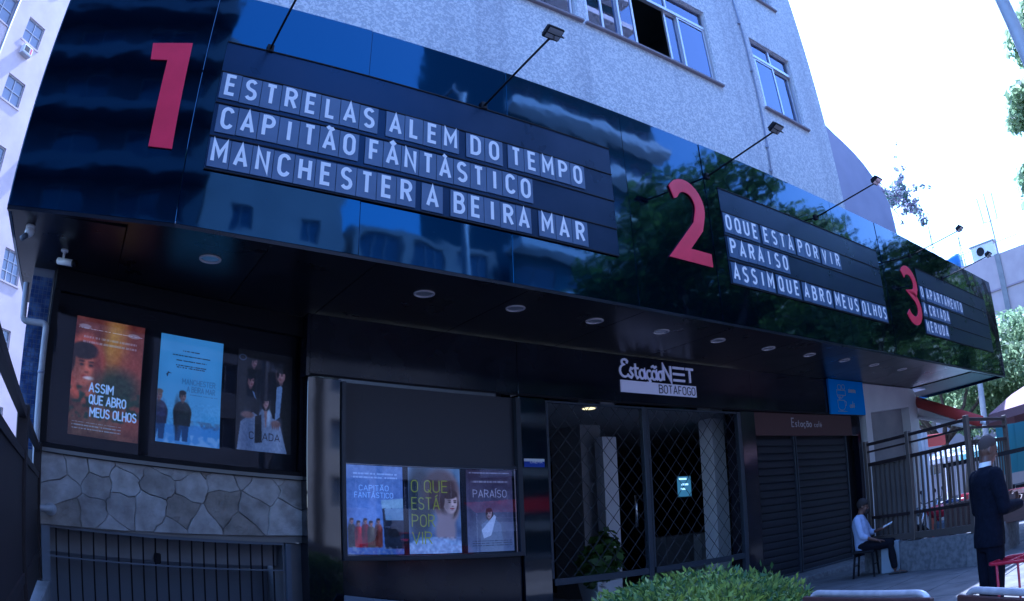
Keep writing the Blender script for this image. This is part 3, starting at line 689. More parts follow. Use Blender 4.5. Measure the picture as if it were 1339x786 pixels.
    a.noise(.5, 5, 4, 1.36, 1.5, (.5,.52,.55)); a.ell(.83,1.12,.12,.09,(.04,.05,.08),.3); a.noise(.08, 8, 14); blur(a, 1); a.noise(.05, 3, 15); a.text('CAPITÃO', .22, .42, .085, (.55,.68,.85), .12, .52); a.text('FANTÁSTICO', .14, .54, .085, (.55,.68,.85), .12, .68)
    for y in (.14,.2): a.line(.1,.9,y,(.6,.68,.8),.012,.6)
    A['family'] = a
    a = Art((.34,.42,.50), (.26,.32,.46))        # portrait in profile
    a.noise(.2, 16, 6); a.ell(.22,.55,.26,.62,(.07,.10,.12),.5,.9); a.ell(.74,.55,.26,.48,(.45,.40,.42),.2); a.ell(.60,.38,.34,.38,(.22,.16,.15),.4,.9); face(a, .80, .60, .19, (.56,.50,.50), (.20,.15,.14), .75, .6);
    a.ell(.70,1.1,.2,.32,(.44,.40,.43),.4); a.ell(.5,1.42,.6,.2,(.46,.54,.66),.3); a.noise(.2, 5, 44, 1.2, 1.5)
    for i, (t_, q) in enumerate([('O QUE', .68), ('ESTÁ', .52), ('POR', .42), ('VIR', .36)]): a.text(t_, .06, .42+i*.30, .20, (.42,.46,.06), .09, q)
    A['profile'] = a
    a = Art((.16,.12,.18), (.30,.34,.44))        # seated woman with pale shawl
    a.noise(.08, 12, 5); a.ell(.5,1.1,.36,.3,(.34,.36,.42),.7,.8); a.poly([(.26,1.5),(.3,1.0),(.44,.9),(.6,.9),(.72,1.0),(.78,1.5)], (.36,.40,.48)); face(a, .47, .80, .085, (.48,.41,.42), (.10,.08,.10), -.3, .4); a.poly([(.3,1.1),(.58,.82),(.62,.86),(.5,1.2),(.34,1.25)], (.56,.60,.68))
    a.text('PARAÍSO', .14, .50, .13, (.62,.62,.68), .08, .72); a.line(.1,.9,.22,(.6,.6,.65),.018,.6); a.line(.06,.94,.06,(.6,.6,.65),.01,.7)
    for y in (1.3,1.34,1.38): a.line(.1,.95,y,(.12,.14,.2),.006,.8)
    a.noise(.05, 3, 3); A['paradise'] = a
    return A
ARTS = poster_art()
def poster(key, x0, x1, z0, z1, y, label, par=None, loc=None, rz=0, glow=0.):
    m, b, tx, L = ARTS[key].material('printed poster ' + key)
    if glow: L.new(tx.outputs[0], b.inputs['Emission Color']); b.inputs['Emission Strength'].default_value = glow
    mb = MB().box(x0, x1, y, y+.004, z0, z1); me = bpy.data.meshes.new('movie_poster'); me.from_pydata(mb.v, [], mb.f); me.materials.append(m)
    uv = me.uv_layers.new(name='uv')
    for lp in me.loops:
        v = me.vertices[lp.vertex_index].co; uv.data[lp.index].uv = ((v.x-x0)/(x1-x0), (v.z-z0)/(z1-z0))
    o = link('movie_poster', me, par, loc, rz); tag(o, label, 'poster'); return o

# ================================================================== LEFT WALL: poster case, stones, gate
LW = dict(loc=(-.5, 7.29, 0), rz=math.atan2(.45, 2.95))
def onL(px, py, off=0.):
    d = ray(px, py); a = LW['rz']; n = Vector((-math.sin(a), math.cos(a), 0)); k = ((Vector((-.5, 7.29, 0))-EYE).dot(n)+off)/d.dot(n)
    p = EYE+d*k; return ((p.x+.5)*math.cos(a)+(p.y-7.29)*math.sin(a), p.z)
case = thing('poster_case', 'wide black glazed poster case above the stone wall at the left', 'poster case', LW['loc'], LW['rz'])
MB().box(0, 2.965, .04, .16, 1.86, 3.675).build('case_back', M['matte'], case)
fr = MB().box(0, 2.965, -.05, .04, 1.86, 1.95, .006).box(0, 2.965, -.05, .04, 3.45, 3.675, .006).box(0, .07, -.049, .039, 1.95, 3.45).box(2.90, 2.965, -.049, .039, 1.95, 3.45)
fr.build('case_frame', M['matte'], case)
MB().box(.07, 2.90, -.02, -.014, 1.95, 3.45).build('glass_door', M['pglass'], case)
MB().box(2.968, 2.985, -.13, .16, 1.0, 3.6).build('metal_corner', M['greybar'], case)
for key, q, lab in (('eyes', (.30, 1.065, 2.07, 3.25), 'warm toned poster reading ASSIM QUE ABRO MEUS OLHOS, leftmost in the black case'),
                    ('harbour', (1.255, 1.975, 2.12, 3.235), 'pale blue poster of two men by a harbour, middle of the black case'),
                    ('maid', (2.16, 2.815, 2.135, 3.215), 'dark poster of people in black and white dress, rightmost in the black case')):
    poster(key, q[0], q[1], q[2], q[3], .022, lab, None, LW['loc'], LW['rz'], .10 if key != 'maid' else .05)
# stones: irregular pieces cut from a rectangle, one object each
def clip_half(poly, px, pz, nx, nz):
    out_ = []
    for i in range(len(poly)):
        a, b = poly[i], poly[(i+1) % len(poly)]; da = (a[0]-px)*nx+(a[1]-pz)*nz; db = (b[0]-px)*nx+(b[1]-pz)*nz
        if da <= 0: out_.append(a)
        if (da < 0 < db) or (db < 0 < da): t = da/(da-db); out_.append((a[0]+(b[0]-a[0])*t, a[1]+(b[1]-a[1])*t))
    return out_
swall = thing('stone_wall', 'band of irregular split stone wall under the black poster case', 'wall', LW['loc'], LW['rz'])
MB().box(.02, 2.96, .012, .3, 1.17, 1.86).build('mortar', M['mortar'], swall)
rs = random.Random(11)
seeds = [onL(*p) for p in [(72,612),(100,608),(80,640),(88,672),(128,632),(130,610),(122,672),(160,628),(170,604),(158,664),(142,696),(205,628),(196,668),(214,606),(250,632),(238,672),(240,612),(262,690),(276,606),(292,662),(288,624),(318,610),(330,672),(344,636),(362,612),(372,680),(386,640),(392,610),(318,688),(226,696)]]
rect = [(.02,1.16),(2.955,1.25),(2.955,1.855),(.02,1.855)]
for i, sd_ in enumerate(seeds):
    p = rect[:]
    for j, q in enumerate(seeds):
        if j == i: continue
        mx_, mz_ = (sd_[0]+q[0])/2, (sd_[1]+q[1])/2; nx, nz = q[0]-sd_[0], q[1]-sd_[1]; L_ = math.hypot(nx, nz); nx, nz = nx/L_, nz/L_
        p = clip_half(p, mx_-nx*.0022, mz_-nz*.0022, nx, nz)
        if len(p) < 3: break
    if len(p) < 3: continue
    pj = []
    for ii in range(len(p)):
        (ax_, az_), (bx_, bz_) = p[ii], p[(ii+1) % len(p)]
        for tt_ in (0, .33, .66):
            x_, z_ = ax_+(bx_-ax_)*tt_, az_+(bz_-az_)*tt_
            k__ = min(1, (x_-.02)/.03, (2.955-x_)/.03, (z_-1.18-.03*x_)/.03, (1.855-z_)/.03); k__ = max(0, k__)
            pj.append((x_+k__*(.013*math.sin(31*z_+9*x_)+.007*math.sin(83*z_+50*x_)), z_+k__*(.013*math.sin(27*x_+1.3*11*z_)+.007*math.sin(91*x_+40*z_))))
    p = pj
    cx = sum(a for a, b in p)/len(p); cz = sum(b for a, b in p)/len(p); n = len(p); d = rs.uniform(.007, .020)
    tilt = (rs.uniform(-.05, .05), rs.uniform(-.05, .05))
    def sh(k, y): return [(cx+(a-cx)*k+ (rs.uniform(-.006,.006) if k < 1 else 0), y+((a-cx)*tilt[0]+(b-cz)*tilt[1] if k < 1 else 0), cz+(b-cz)*k) for a, b in p]
    v = sh(1, .013)+sh(.99, -.5*d)+sh(.955, -d)
    f = [tuple(range(2*n, 3*n))] + [(r*n+k, r*n+(k+1) % n, (r+1)*n+(k+1) % n, (r+1)*n+k) for r in range(2) for k in range(n)]
    MB().add(v, f).build('stone', M[rs.choice(['stone','stone','stone2','stone2','stone3'])], swall)
# ledge line above the stones
MB().box(0, 2.965, -.055, .1, 1.862, 1.9).build('ledge', M['mortar'], swall)
# dim garage behind the gate
gar = thing('garage_entrance', 'dim garage opening with a grey lintel behind the barred gate', 'garage', LW['loc'], LW['rz'])
MB().box(.1, 2.9, .22, .35, .90, 1.19).build('lintel', M['greywall'], gar)
MB().box(.1, 2.9, .5, .6, -1.6, .90).build('garage_door', M['greybar'], gar)
MB().box(2.72, 2.96, .05, .5, -.5, 1.165).build('jamb', M['concrete'], gar)
MB().box(.0, .1, .05, .5, -.5, 1.165).build('jamb', M['concrete'], gar)
k_ = onL(208, 730, .1); MB().box(k_[0]-.03, k_[0]+.03, .12, .2, k_[1]-.06, k_[1]+.05, .01).build('lock_box', M['matte'], gar)
gate = thing('garage_gate', 'grey barred metal gate below the stone wall at the left', 'gate', LW['loc'], LW['rz'])
MB().box(.13, 2.72, .02, .06, 1.14, 1.17).build('top_rail', M['greybar'], gate)
MB().box(.13, 2.72, .025, .055, .855, .87).build('middle_rail', M['greybar'], gate)
MB().box(.04, .13, .01, .09, -.4, 1.16).build('gate_post', M['greybar'], gate)
MB().box(2.74, 2.80, .01, .045, -.4, 1.16).build('gate_post', M['greybar'], gate)
for i in range(19): MB().tube([(.20+i*.1335, .04, -.4), (.20+i*.1335, .04, 1.145)], .009, 6, False).build('bar', M['matte'], gate)
# grey pillar, drain pipe, mosaic pillar at the far left
pl = MB().box(-.70, -.47, 7.30, 7.55, -.2, 1.86, .006).build('concrete_pillar', M['concrete']); tag(pl, 'plain grey concrete pillar behind the drain pipe, left of the barred gate', 'pillar')
pip = thing('drain_pipe', 'grey plastic drain pipe with elbows running down the left pillar', 'pipe')
def bend(pts, r=.05, n=4):
    out_ = [Vector(pts[0])]
    for i in range(1, len(pts)-1):
        a, b, c = Vector(pts[i-1]), Vector(pts[i]), Vector(pts[i+1]); p0 = b+(a-b).normalized()*r; p1 = b+(c-b).normalized()*r
        for k in range(n+1): t = k/n; out_.append(p0*(1-t)**2+b*2*t*(1-t)+p1*t*t)
    out_.append(Vector(pts[-1])); return out_
pa = [(-.545,7.2,1.345), (-.50,7.2,1.34)]
a0 = onY(66, 665, 7.2); a1 = onY(45, 663, 7.2); a2 = onY(58, 423, 7.2); a3 = onY(30, 421, 7.24)
MB().tube(bend([(a0.x, 7.32, a1.z), (a0.x, 7.2, a1.z), (a1.x, 7.2, a1.z), (a1.x, 7.2, a2.z), (a3.x, 7.22, a2.z+.0), (a3.x-.02, 7.22, a2.z+.38)], .05), .034, 12).build('pipe', M['pipe'], pip, True)
MB().tube([(a0.x, 7.335, a1.z), (a0.x, 7.25, a1.z)], .062, 16).build('collar', M['pipe'], pip, True)
for z in (1.9, 2.6): MB().tube([(a1.x, 7.2, z-.012), (a1.x, 7.2, z+.012)], .040, 12).build('pipe_clip', M['conduit'], pip, True)
mp = thing('mosaic_pillar', 'blue mosaic tiled pillar at the left edge behind the drain pipe', 'pillar')
mx0 = onY(24, 520, 7.38).x; mx1 = -.53
MB().box(mx0, mx1, 7.385, 7.8, 1.0, 3.68).build('core', M['grout'], mp)
tl = MB(); s_ = .046
nx_ = int((mx1-mx0)/s_)
for i in range(nx_):
    for j in range(int(2.6/s_)):
        x, z = mx0+.003+i*s_, 1.02+j*s_; tl.box(x, x+s_-.006, 7.378, 7.387, z, z+s_-.006)
tag(tl.build('mosaic_tile', M['mosaic'], mp), kind='stuff')
# security cameras
M['camwhite'] = mat('white camera housing', (.7,.7,.72), .35)
c1 = onZ(82, 344, 3.55); cm = thing('security_camera', 'white bullet security camera hanging under the left end of the canopy', 'camera', (c1.x, c1.y, 3.68))
MB().tube([(0,0,-.001),(0,0,-.02)], .04, 14).build('base', M['camwhite'], cm, True)
MB().tube([(0,0,-.02),(0,0,-.085),(.02,-.01,-.11)], .014, 8).build('arm', M['camwhite'], cm, True)
hd = MB().tube([(-.05,.03,-.105),(.12,-.10,-.15)], .033, 14).build('housing', M['camwhite'], cm, True)
MB().tube([(.115,-.096,-.149),(.135,-.112,-.154)], .036, 14).build('lens', M['matte'], cm, True)
c2 = onZ(38, 306, 3.6); cm = thing('security_camera', 'dim round security camera at the extreme left corner of the canopy', 'camera', (c2.x, c2.y, 3.68))
MB().ball((0,0,-.06), .05, n=14).build('housing', M['camwhite'], cm, True)
MB().tube([(0,0,-.001),(0,0,-.03)], .045, 14).build('base', M['camwhite'], cm, True)
MB().tube([(-.02,-.02,-.10),(-.06,-.05,-.15)], .026, 10).build('lens', M['greybar'], cm, True)

# ================================================================== LEFT FENCE
lf = thing('metal_fence', 'dark brown slatted metal fence running along the left edge', 'fence')
def lfx(y): return -.36-.028*(y-2)-.0*(y)
FT = 1.87
ys0, ys1 = 2.0, 7.2
def bar2(m_, a, b, w_, h_):      # a box-section rail between two plan points at heights
    a, b = Vector(a), Vector(b); d = (b-a).normalized(); s_ = d.cross(Vector((0,0,1))).normalized()*w_/2; u_ = s_.cross(d).normalized()*h_/2
    v = [a-s_-u_, a+s_-u_, a+s_+u_, a-s_+u_, b-s_-u_, b+s_-u_, b+s_+u_, b-s_+u_]
    return m_.add(v, [(0,1,2,3),(7,6,5,4),(0,4,5,1),(1,5,6,2),(2,6,7,3),(3,7,4,0)])
for z, nm, h_ in ((FT, 'top_rail', .05), (1.62, 'upper_rail', .05), (.88, 'lower_rail', .06)):
    bar2(MB(), (lfx(ys0), ys0, z), (lfx(ys1), ys1, z), .05, h_).build(nm, M['brown'], lf)
y = ys0+.02
while y < ys1-.05:
    MB().box(lfx(y)-.012, lfx(y)+.012, y, y+.072, .66, 1.6).build('slat', M['brown'], lf); y += .085
for y in (2.0, 4.6, 7.2): MB().box(lfx(y)-.04, lfx(y)+.04, y-.04, y+.04, .4, FT+.06, .005).build('post', M['brown'], lf)
lb_ = MB().box(-1.1, -.38, 2.0, 7.28, -.2, .62, .01).build('low_wall', M['concrete']); tag(lb_, 'low grey concrete wall under the brown fence at the left edge', 'wall')

# ================================================================== FACADE
FC = 7.5
cin = thing('cinema_building', 'glossy black cinema facade with header band and pillars under the canopy', 'facade')
MB().box(2.37, 2.41, FC-.0, FC+.3, 2.98, 3.675).build('header_edge', M['facade'], cin)
hx = [2.41, 5.10, 9.75, 13.70]
for a, b in zip(hx[:-1], hx[1:]): MB().box(a+.003, b-.003, FC, FC+.25, 2.985, 3.675, .003).build('header_panel', M['facade'], cin)
MB().box(2.42, 13.7, FC-.012, FC-.001, 2.985, 3.01).build('header_trim', M['matte'], cin)
M['mirror'] = mat('polished dark panel', (.004,.005,.010), .05, .5, 0, ior=1.85, bump=.001, bscale=1.2)
MB().box(2.40, 2.79, FC+.02, FC+.3, -.05, 2.975, .004).build('mirror_pillar', M['mirror'], cin)
MB().box(5.11, 5.515, FC+.01, FC+.35, -.05, 2.975, .004).build('pillar', M['mirror'], cin)
MB().box(9.42, 9.79, FC+.01, FC+.35, -.05, 2.975, .004).build('pillar', M['facade'], cin)
MB().box(2.80, 5.10, FC+.06, FC+.3, -.05, .99, .004).build('base_panel', M['facade'], cin)
MB().box(2.80, 5.10, FC+.06, FC+.08, 2.08, 2.96).build('blank_panel', mat('slate panel', (.028,.030,.042), .5), cin)
M['rail'] = mat('dark steel frame', (.03,.036,.05), .4, .5, .3)
# showcase window with three posters
sc = thing('poster_showcase', 'framed showcase window holding three posters beside the dark entrance pillar', 'poster case')
sf = MB().box(2.79, 5.11, FC-.02, FC+.05, .99, 1.045, .006).box(2.79, 2.835, FC-.019, FC+.05, 1.045, 2.955).box(5.045, 5.11, FC-.019, FC+.05, 1.045, 2.955)
sf.box(2.835, 5.045, FC+.0, FC+.04, 2.065, 2.10)
sf.build('frame', M['rail'], sc)
MB().box(2.835, 5.045, FC+.075, FC+.09, 1.045, 2.065).build('backing', M['matte'], sc)
MB().box(2.836, 5.044, FC+.012, FC+.018, 1.046, 2.064).build('glass_pane', glass('showcase front', (.95,.97,1), .0, 1.45), sc)
for key, a, b, lab in (('family', 2.865, 3.54, 'blue poster CAPITÃO FANTÁSTICO with a small crowd, leftmost in the showcase'), ('profile', 3.61, 4.275, 'poster O QUE ESTÁ POR VIR with yellow lettering over a profile portrait'), ('paradise', 4.36, 5.0, 'grey poster PARAÍSO, nearest the entrance pillar in the showcase')):
    poster(key, a, b, 1.06, 2.055, FC+.06, lab, glow=.20)  # emission added to brighten these prints
# leaning board at the pavement below the mirror pillar
lbd = MB().add([(2.55,6.9,.02),(4.1,6.9,.02),(4.1,7.4,.45),(2.75,7.4,.62),(2.55,6.92,-.0),(4.1,6.92,-.0),(4.1,7.42,.43),(2.75,7.42,.60)], [(0,1,2,3),(7,6,5,4),(0,4,5,1),(1,5,6,2),(2,6,7,3),(3,7,4,0)]).build('ramp_board', M['greybar']); tag(lbd, 'grey sloping board leaning at the foot of the black facade', 'board')
# small blue notice on the pillar
st = thing('blue_notice', 'small blue and white notice stuck on the dark entrance pillar', 'notice')
nA = onY(685.5, 598, FC); nB = onY(712.5, 611, FC)
MB().box(nA.x, nB.x, FC+.004, FC+.009, nB.z, nA.z-.05).build('blue_field', mat('deep blue print', (.01,.04,.35), .4), st)
MB().box(nA.x, nB.x, FC+.0035, FC+.009, nA.z-.049, nA.z-.015).build('white_band', M['whitepaint'], st)
text_mesh('CINEMA', .03, nA.x+.09, nB.z+.05, FC+.004, width=.18).build('lettering', M['whitepaint'], st)
# cinema sign: script Estação, NET with a three bar E, white bar with BOTAFOGO
sg = thing('cinema_sign', 'white sign Estação NET BOTAFOGO on the black header over the entrance', 'sign')
SX0, SX1 = 6.80, 8.345
MB().box(SX0, SX1, FC-.02, FC-.002, 3.145, 3.315).build('white_bar', M['signwhite'], sg)
text_mesh('BOTAFOGO', .115, 7.54, 3.172, FC-.0205, .13, .003, width=.77).build('botafogo_lettering', M['ink'], sg)
mb = MB(); t_ = .028
def scr(pts, ox, k=1): 
    ribbon(mb, pts, t_, FC-.001-scr.i*.0006, .018, k, k, ox, 3.36); scr.i += 1
scr.i = 0
scr([(.14,.20)]+arc(.10,.215,.055,.04,20,250,7)+arc(.09,.09,.085,.085,110,330,9), 6.80)       # E
scr([(.0,.02),(.05,.0),(.08,.04),(.03,.10),(.05,.14),(.085,.125)], 6.965)                        # s
scr([(.03,.21),(.03,.04),(.06,.0),(.09,.02)], 7.07); scr([(-.01,.14),(.09,.145)], 7.07)          # t
scr(arc(.05,.065,.05,.065,40,400,12)+[(.10,.13),(.10,.02),(.125,.0)], 7.175)                     # a
scr(arc(.055,.065,.05,.065,50,320,9), 7.31); scr([(.05,0),(.07,-.03),(.03,-.06),(.0,-.05)], 7.31)  # c cedilla
scr(arc(.05,.065,.05,.065,40,400,12)+[(.10,.13),(.10,.02),(.12,.0)], 7.415); scr([(0,.18),(.035,.20),(.07,.175),(.105,.20)], 7.415)
scr(arc(.045,.065,.045,.065,90,450,12)+[(.10,.14)], 7.545)
mb.build('script_lettering', M['signwhite'], sg)
mb = MB(); zt, zb = 3.59, 3.365
mb = MB(); ribbon(mb, [(7.665,zb),(7.665,zt),(7.815,zb),(7.815,zt)], .036, FC-.001, .018); mb.build('letter_n', M['signwhite'], sg)
for i, z in enumerate((zb+.018, (zb+zt)/2, zt-.018)): MB().box(7.865, 8.115, FC-.019, FC-.001, z-.017, z+.017).build('letter_e_bar', M['signwhite'], sg)
mb = MB(); mb.box(8.145, 8.315, FC-.019, FC-.001, zt-.035, zt); mb.box(8.215, 8.25, FC-.0185, FC-.0015, zb, zt-.034); mb.build('letter_t', M['signwhite'], sg)

# ------------------------------------------------------------------ entrance grilles
M['rail'] = mat('grille frame steel', (.045,.055,.075), .4, .5, .3)
def grille(x0, x1, y, label, z0=.66, z1=2.96):
    t = thing('folding_grille', label, 'security grille')
    MB().box(x0, x0+.035, y, y+.04, z0, z1).build('upright', M['rail'], t); MB().box(x1-.09, x1, y-.02, y+.06, .05, z1, .006).build('centre_post', M['rail'], t)
    MB().box(x0+.035, x1-.09, y-.005, y+.045, z0-.09, z0, .004).build('bottom_rail', M['rail'], t)
    MB().box(x0+.035, x1-.09, y-.005, y+.045, z1-.03, z1, .004).build('top_rail', M['rail'], t)
    w_, h_ = x1-.09-x0, z1-z0; dx = .25; sl = 1.05; a, b = x0+.03, x1-.09
    k = -int(h_/sl/dx)-1
    for sgn in (1, -1):
        c = a-h_/sl if sgn > 0 else a
        lim = b if sgn > 0 else b+h_/sl
        while c < lim:
            # line x = c + sgn*(z-z0)/sl
            xa, xb = c, c+sgn*h_/sl; za, zb_ = z0, z1
            pts = []
            t0, t1 = 0., 1.; d = xb-xa
            for e, s2 in ((a, 1), (b, -1)):
                q = (e-xa)/d
                if (d > 0) == (s2 > 0): t0 = max(t0, q)
                else: t1 = min(t1, q)
            if t1-t0 > .02:
                yy = y+(.014 if sgn > 0 else .022)
                MB().tube([(xa+d*t0, yy, za+(zb_-za)*t0), (xa+d*t1, yy, za+(zb_-za)*t1)], .0055, 4, False).build('mesh_wire', M['wire'], t)
            c += dx
    return t
grille(5.53, 7.28, FC+.03, 'left security grille of diamond mesh beside the pillar with the blue notice')
grille(7.30, 9.42, FC+.03, 'right security grille of diamond mesh, in front of the lit screen')
# foyer behind the grilles
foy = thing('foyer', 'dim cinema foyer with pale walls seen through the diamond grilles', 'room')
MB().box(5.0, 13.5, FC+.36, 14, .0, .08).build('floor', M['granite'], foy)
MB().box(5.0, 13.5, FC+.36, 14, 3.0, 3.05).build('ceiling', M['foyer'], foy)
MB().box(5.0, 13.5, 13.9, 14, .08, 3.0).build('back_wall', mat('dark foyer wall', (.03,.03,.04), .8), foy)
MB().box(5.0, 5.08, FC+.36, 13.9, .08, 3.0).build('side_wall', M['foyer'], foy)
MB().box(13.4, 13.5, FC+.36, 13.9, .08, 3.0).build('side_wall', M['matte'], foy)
def strip(pxa, pxb, Y, m, name, z0=.08, z1=3.0, d=.2):
    a = onY(pxa, 640, Y).x; b = onY(pxb, 640, Y).x; return MB().box(a, b, Y, Y+d, z0, z1).build(name, m, foy)
strip(791, 809, 9.0, M['whitepaint'], 'pale_column', z1=2.75); strip(762, 789, 9.4, M['foyer'], 'wall_return', d=.8)
strip(724, 761, 11.0, mat('opening shade paint', (.012,.012,.016), .8), 'opening_shade_box', z1=2.5)  # solid box painted dark to stand for the shade of an opening
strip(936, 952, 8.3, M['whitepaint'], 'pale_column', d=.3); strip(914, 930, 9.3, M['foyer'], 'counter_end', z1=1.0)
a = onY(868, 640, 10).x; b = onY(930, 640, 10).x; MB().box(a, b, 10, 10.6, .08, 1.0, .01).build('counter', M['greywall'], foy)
scn = thing('menu_screen', 'small lit screen glowing behind the right grille of the entrance', 'screen')
a = onY(884, 622, 9.9); b = onY(905, 650, 9.9)
MB().box(a.x, b.x, 9.9, 9.95, b.z, a.z, .004).build('casing', M['matte'], scn)
MB().box(a.x+.02, b.x-.02, 9.893, 9.899, b.z+.02, a.z-.02).build('display', mat('lit display', (.02,.05,.07), .3, emit=(.15,.4,.5), estr=.10), scn)
for k, (u, v_, s2) in enumerate(((.15,.8,.5),(.3,.55,.45),(.25,.35,.3))):
    MB().box(a.x+(b.x-a.x)*u, a.x+(b.x-a.x)*(u+s2), 9.885, 9.892, b.z+(a.z-b.z)*v_, b.z+(a.z-b.z)*(v_+.08)).build('display_line', mat('lit line', (.5,.7,.7), .3, emit=(.6,.9,.9), estr=.35), scn)
dlt = thing('foyer_downlight', 'small yellow lit ceiling lamp inside the foyer behind the left grille', 'lamp', onZ(770, 533, 2.99))
MB().tube([(0,0,-.0),(0,0,-.02)], .09, 16).build('lamp_lens', mat('warm lit lens', (.9,.8,.3), .4, emit=(1,.75,.25), estr=.45), dlt)
MB().tube([(0,0,0.005),(0,0,-.012)], .115, 16).build('rim', M['rim'], dlt)
hp = onY(832, 660, 8.4); MB().tube([(hp.x, 8.4, 1.25), (hp.x, 8.4, 1.75)], .02, 8).build('door_handle', M['chrome'], foy, True)
# potted plant
pp = onY(784, 755, 8.3)
pot = thing('potted_plant', 'dark bushy plant in a tapered white pot behind the left grille', 'plant', (pp.x, 8.3, .08))
MB().add([(-.16,-.16,0),(.16,-.16,0),(.16,.16,0),(-.16,.16,0),(-.23,-.23,.42),(.23,-.23,.42),(.23,.23,.42),(-.23,.23,.42)], [(0,3,2,1),(0,1,5,4),(1,2,6,5),(2,3,7,6),(3,0,4,7),(4,5,6,7)]).build('pot', M['whitepaint'], pot)

# ------------------------------------------------------------------ shutters and cafe sign
def shutter(x0, x1, label):
    t = thing('roller_shutter', label, 'shutter', (x0, FC+.10, 0))
    w_ = x1-x0; z = .10; p = .128
    MB().box(-.03, .0, -.03, .05, .09, 2.58).build('guide', M['rail'], t); MB().box(w_, w_+.03, -.03, .05, .09, 2.58).build('guide', M['rail'], t)
    sl = MB().prism([(0,0)], 0, 0) if False else MB()
    prof_ = [(.0,.004), (-.008,.016), (-.010,.055), (-.008,.10), (.0,.122)]
    v = []; 
    for yy, zz in prof_: v += [(.002, yy, zz), (w_-.002, yy, zz)]
    v += [(.002,.012,.122),(w_-.002,.012,.122),(.002,.012,.004),(w_-.002,.012,.004)]
    f = [(2*i, 2*i+1, 2*i+3, 2*i+2) for i in range(4)] + [(8,9,11,10),(10,11,13,12),(12,13,1,0),(0,2,4,6,8,10,12),(13,11,9,7,5,3,1)]
    base = MB().add(v, f); o0 = base.build('shutter_slat', M['shutter'], t, loc=(0, 0, z)); z += p
    while z+p < 2.6: o = o0.copy(); COL.objects.link(o); o.location.z = z; z += p
    MB().box(.0, w_, -.03, .03, .085, .13, .004).build('bottom_bar', M['rail'], t)
    return t
shutter(9.86, 10.98, 'dark closed roller shutter, left of the two below the maroon café sign')
shutter(11.08, 12.88, 'dark closed roller shutter, right of the two, beside the sitting man')
MB().box(9.80, 12.93, FC+.135, FC+.35, .0, 2.6).build('inner_wall', M['matte'], cin)
MB().box(12.93, 13.68, FC+.25, FC+.35, .0, 2.98).build('dark_recess', M['matte'], cin)
MB().box(13.38, 13.52, FC+.05, FC+.2, .0, 2.98).build('dark_pillar', M['facade'], cin)
cs_ = thing('cafe_sign', 'dull maroon sign panel above the closed shutters with small Estação café lettering', 'sign')
MB().box(9.80, 13.10, FC+.02, FC+.09, 2.575, 2.975, .003).build('panel', M['maroon'], cs_)
MB().box(13.11, 13.36, FC+.02, FC+.09, 2.575, 2.975, .003).build('glass_panel', M['mirror'], cs_)
M['paleprint'] = mat('pale print', (.4,.38,.42), .6)
text_mesh('Estação', .15, 10.90, 2.74, FC+.0195, .12, .003, width=.66).build('lettering', M['paleprint'], cs_)
text_mesh('café', .11, 11.66, 2.74, FC+.0195, .12, .003, width=.26).build('lettering', M['paleprint'], cs_)
bs = thing('blue_sign', 'bright blue square sign with outline icons reading cinema and café', 'sign')
MB().box(12.21, 13.64, FC-.06, FC-.014, 2.985, 3.672, .003).build('panel', M['bluesign'], bs)
mb = MB(); yy = FC-.0605; t2 = .012
def ic(pts): ribbon(mb, pts, t2, yy-ic.i*.0004, .002); ic.i += 1
ic.i = 0
ic(arc(12.62,3.52,.075,.055,0,360,14)); ic(arc(12.78,3.53,.06,.05,0,360,14)); ic([(12.5,3.46),(12.84,3.46),(12.84,3.36),(12.5,3.36),(12.5,3.46)]); ic(arc(12.62,3.36,.12,.06,180,360,8))
ic([(12.5,3.26),(12.5,3.14)]+arc(12.64,3.14,.14,.08,180,360,8)+[(12.78,3.26),(12.5,3.26)]); ic(arc(12.79,3.20,.06,.045,90,-90,7)); ic([(12.46,3.04),(12.84,3.04)]); ic(arc(12.6,3.30,.03,.03,0,270,8))
mb.build('icons', M['paleprint'], bs)
text_mesh('cinema', .13, 12.98, 3.43, yy, .14, .002, width=.30).build('lettering', M['paleprint'], bs)
text_mesh('café', .13, 12.98, 3.12, yy, .14, .002, width=.20).build('lettering', M['paleprint'], bs)

# ------------------------------------------------------------------ white kiosk wall
kio = thing('white_building', 'white plastered building corner with a grey recess, between the blue sign and the awning', 'building')
KX0, KX1 = 13.72, 16.55
pf = [(KX0, -.0), (13.98, -.0), (13.98, 3.04), (14.0, 3.06), (16.02, 3.22), (16.02, -.0), (KX1, -.0), (KX1, 3.35)] + [(KX1-.28+.28*math.cos(a), 3.38+.28*math.sin(a)) for a in [i*PI/12 for i in range(0, 7)]] + [(KX0, 3.665)]
MB().prism(pf, FC+.0, FC+.5).build('front_wall', M['white'], kio)
MB().box(13.98, 16.02, FC+.22, FC+.3, -.0, 3.3).build('recess_wall', M['greywall'], kio)
MB().box(KX0+.01, KX1-.02, FC+.5, 12, 3.3, 3.36).build('ceiling', M['white'], kio)
MB().box(KX1-.12, KX1-.005, FC+.5, 12, -.0, 3.3).build('side_wall', M['white'], kio)

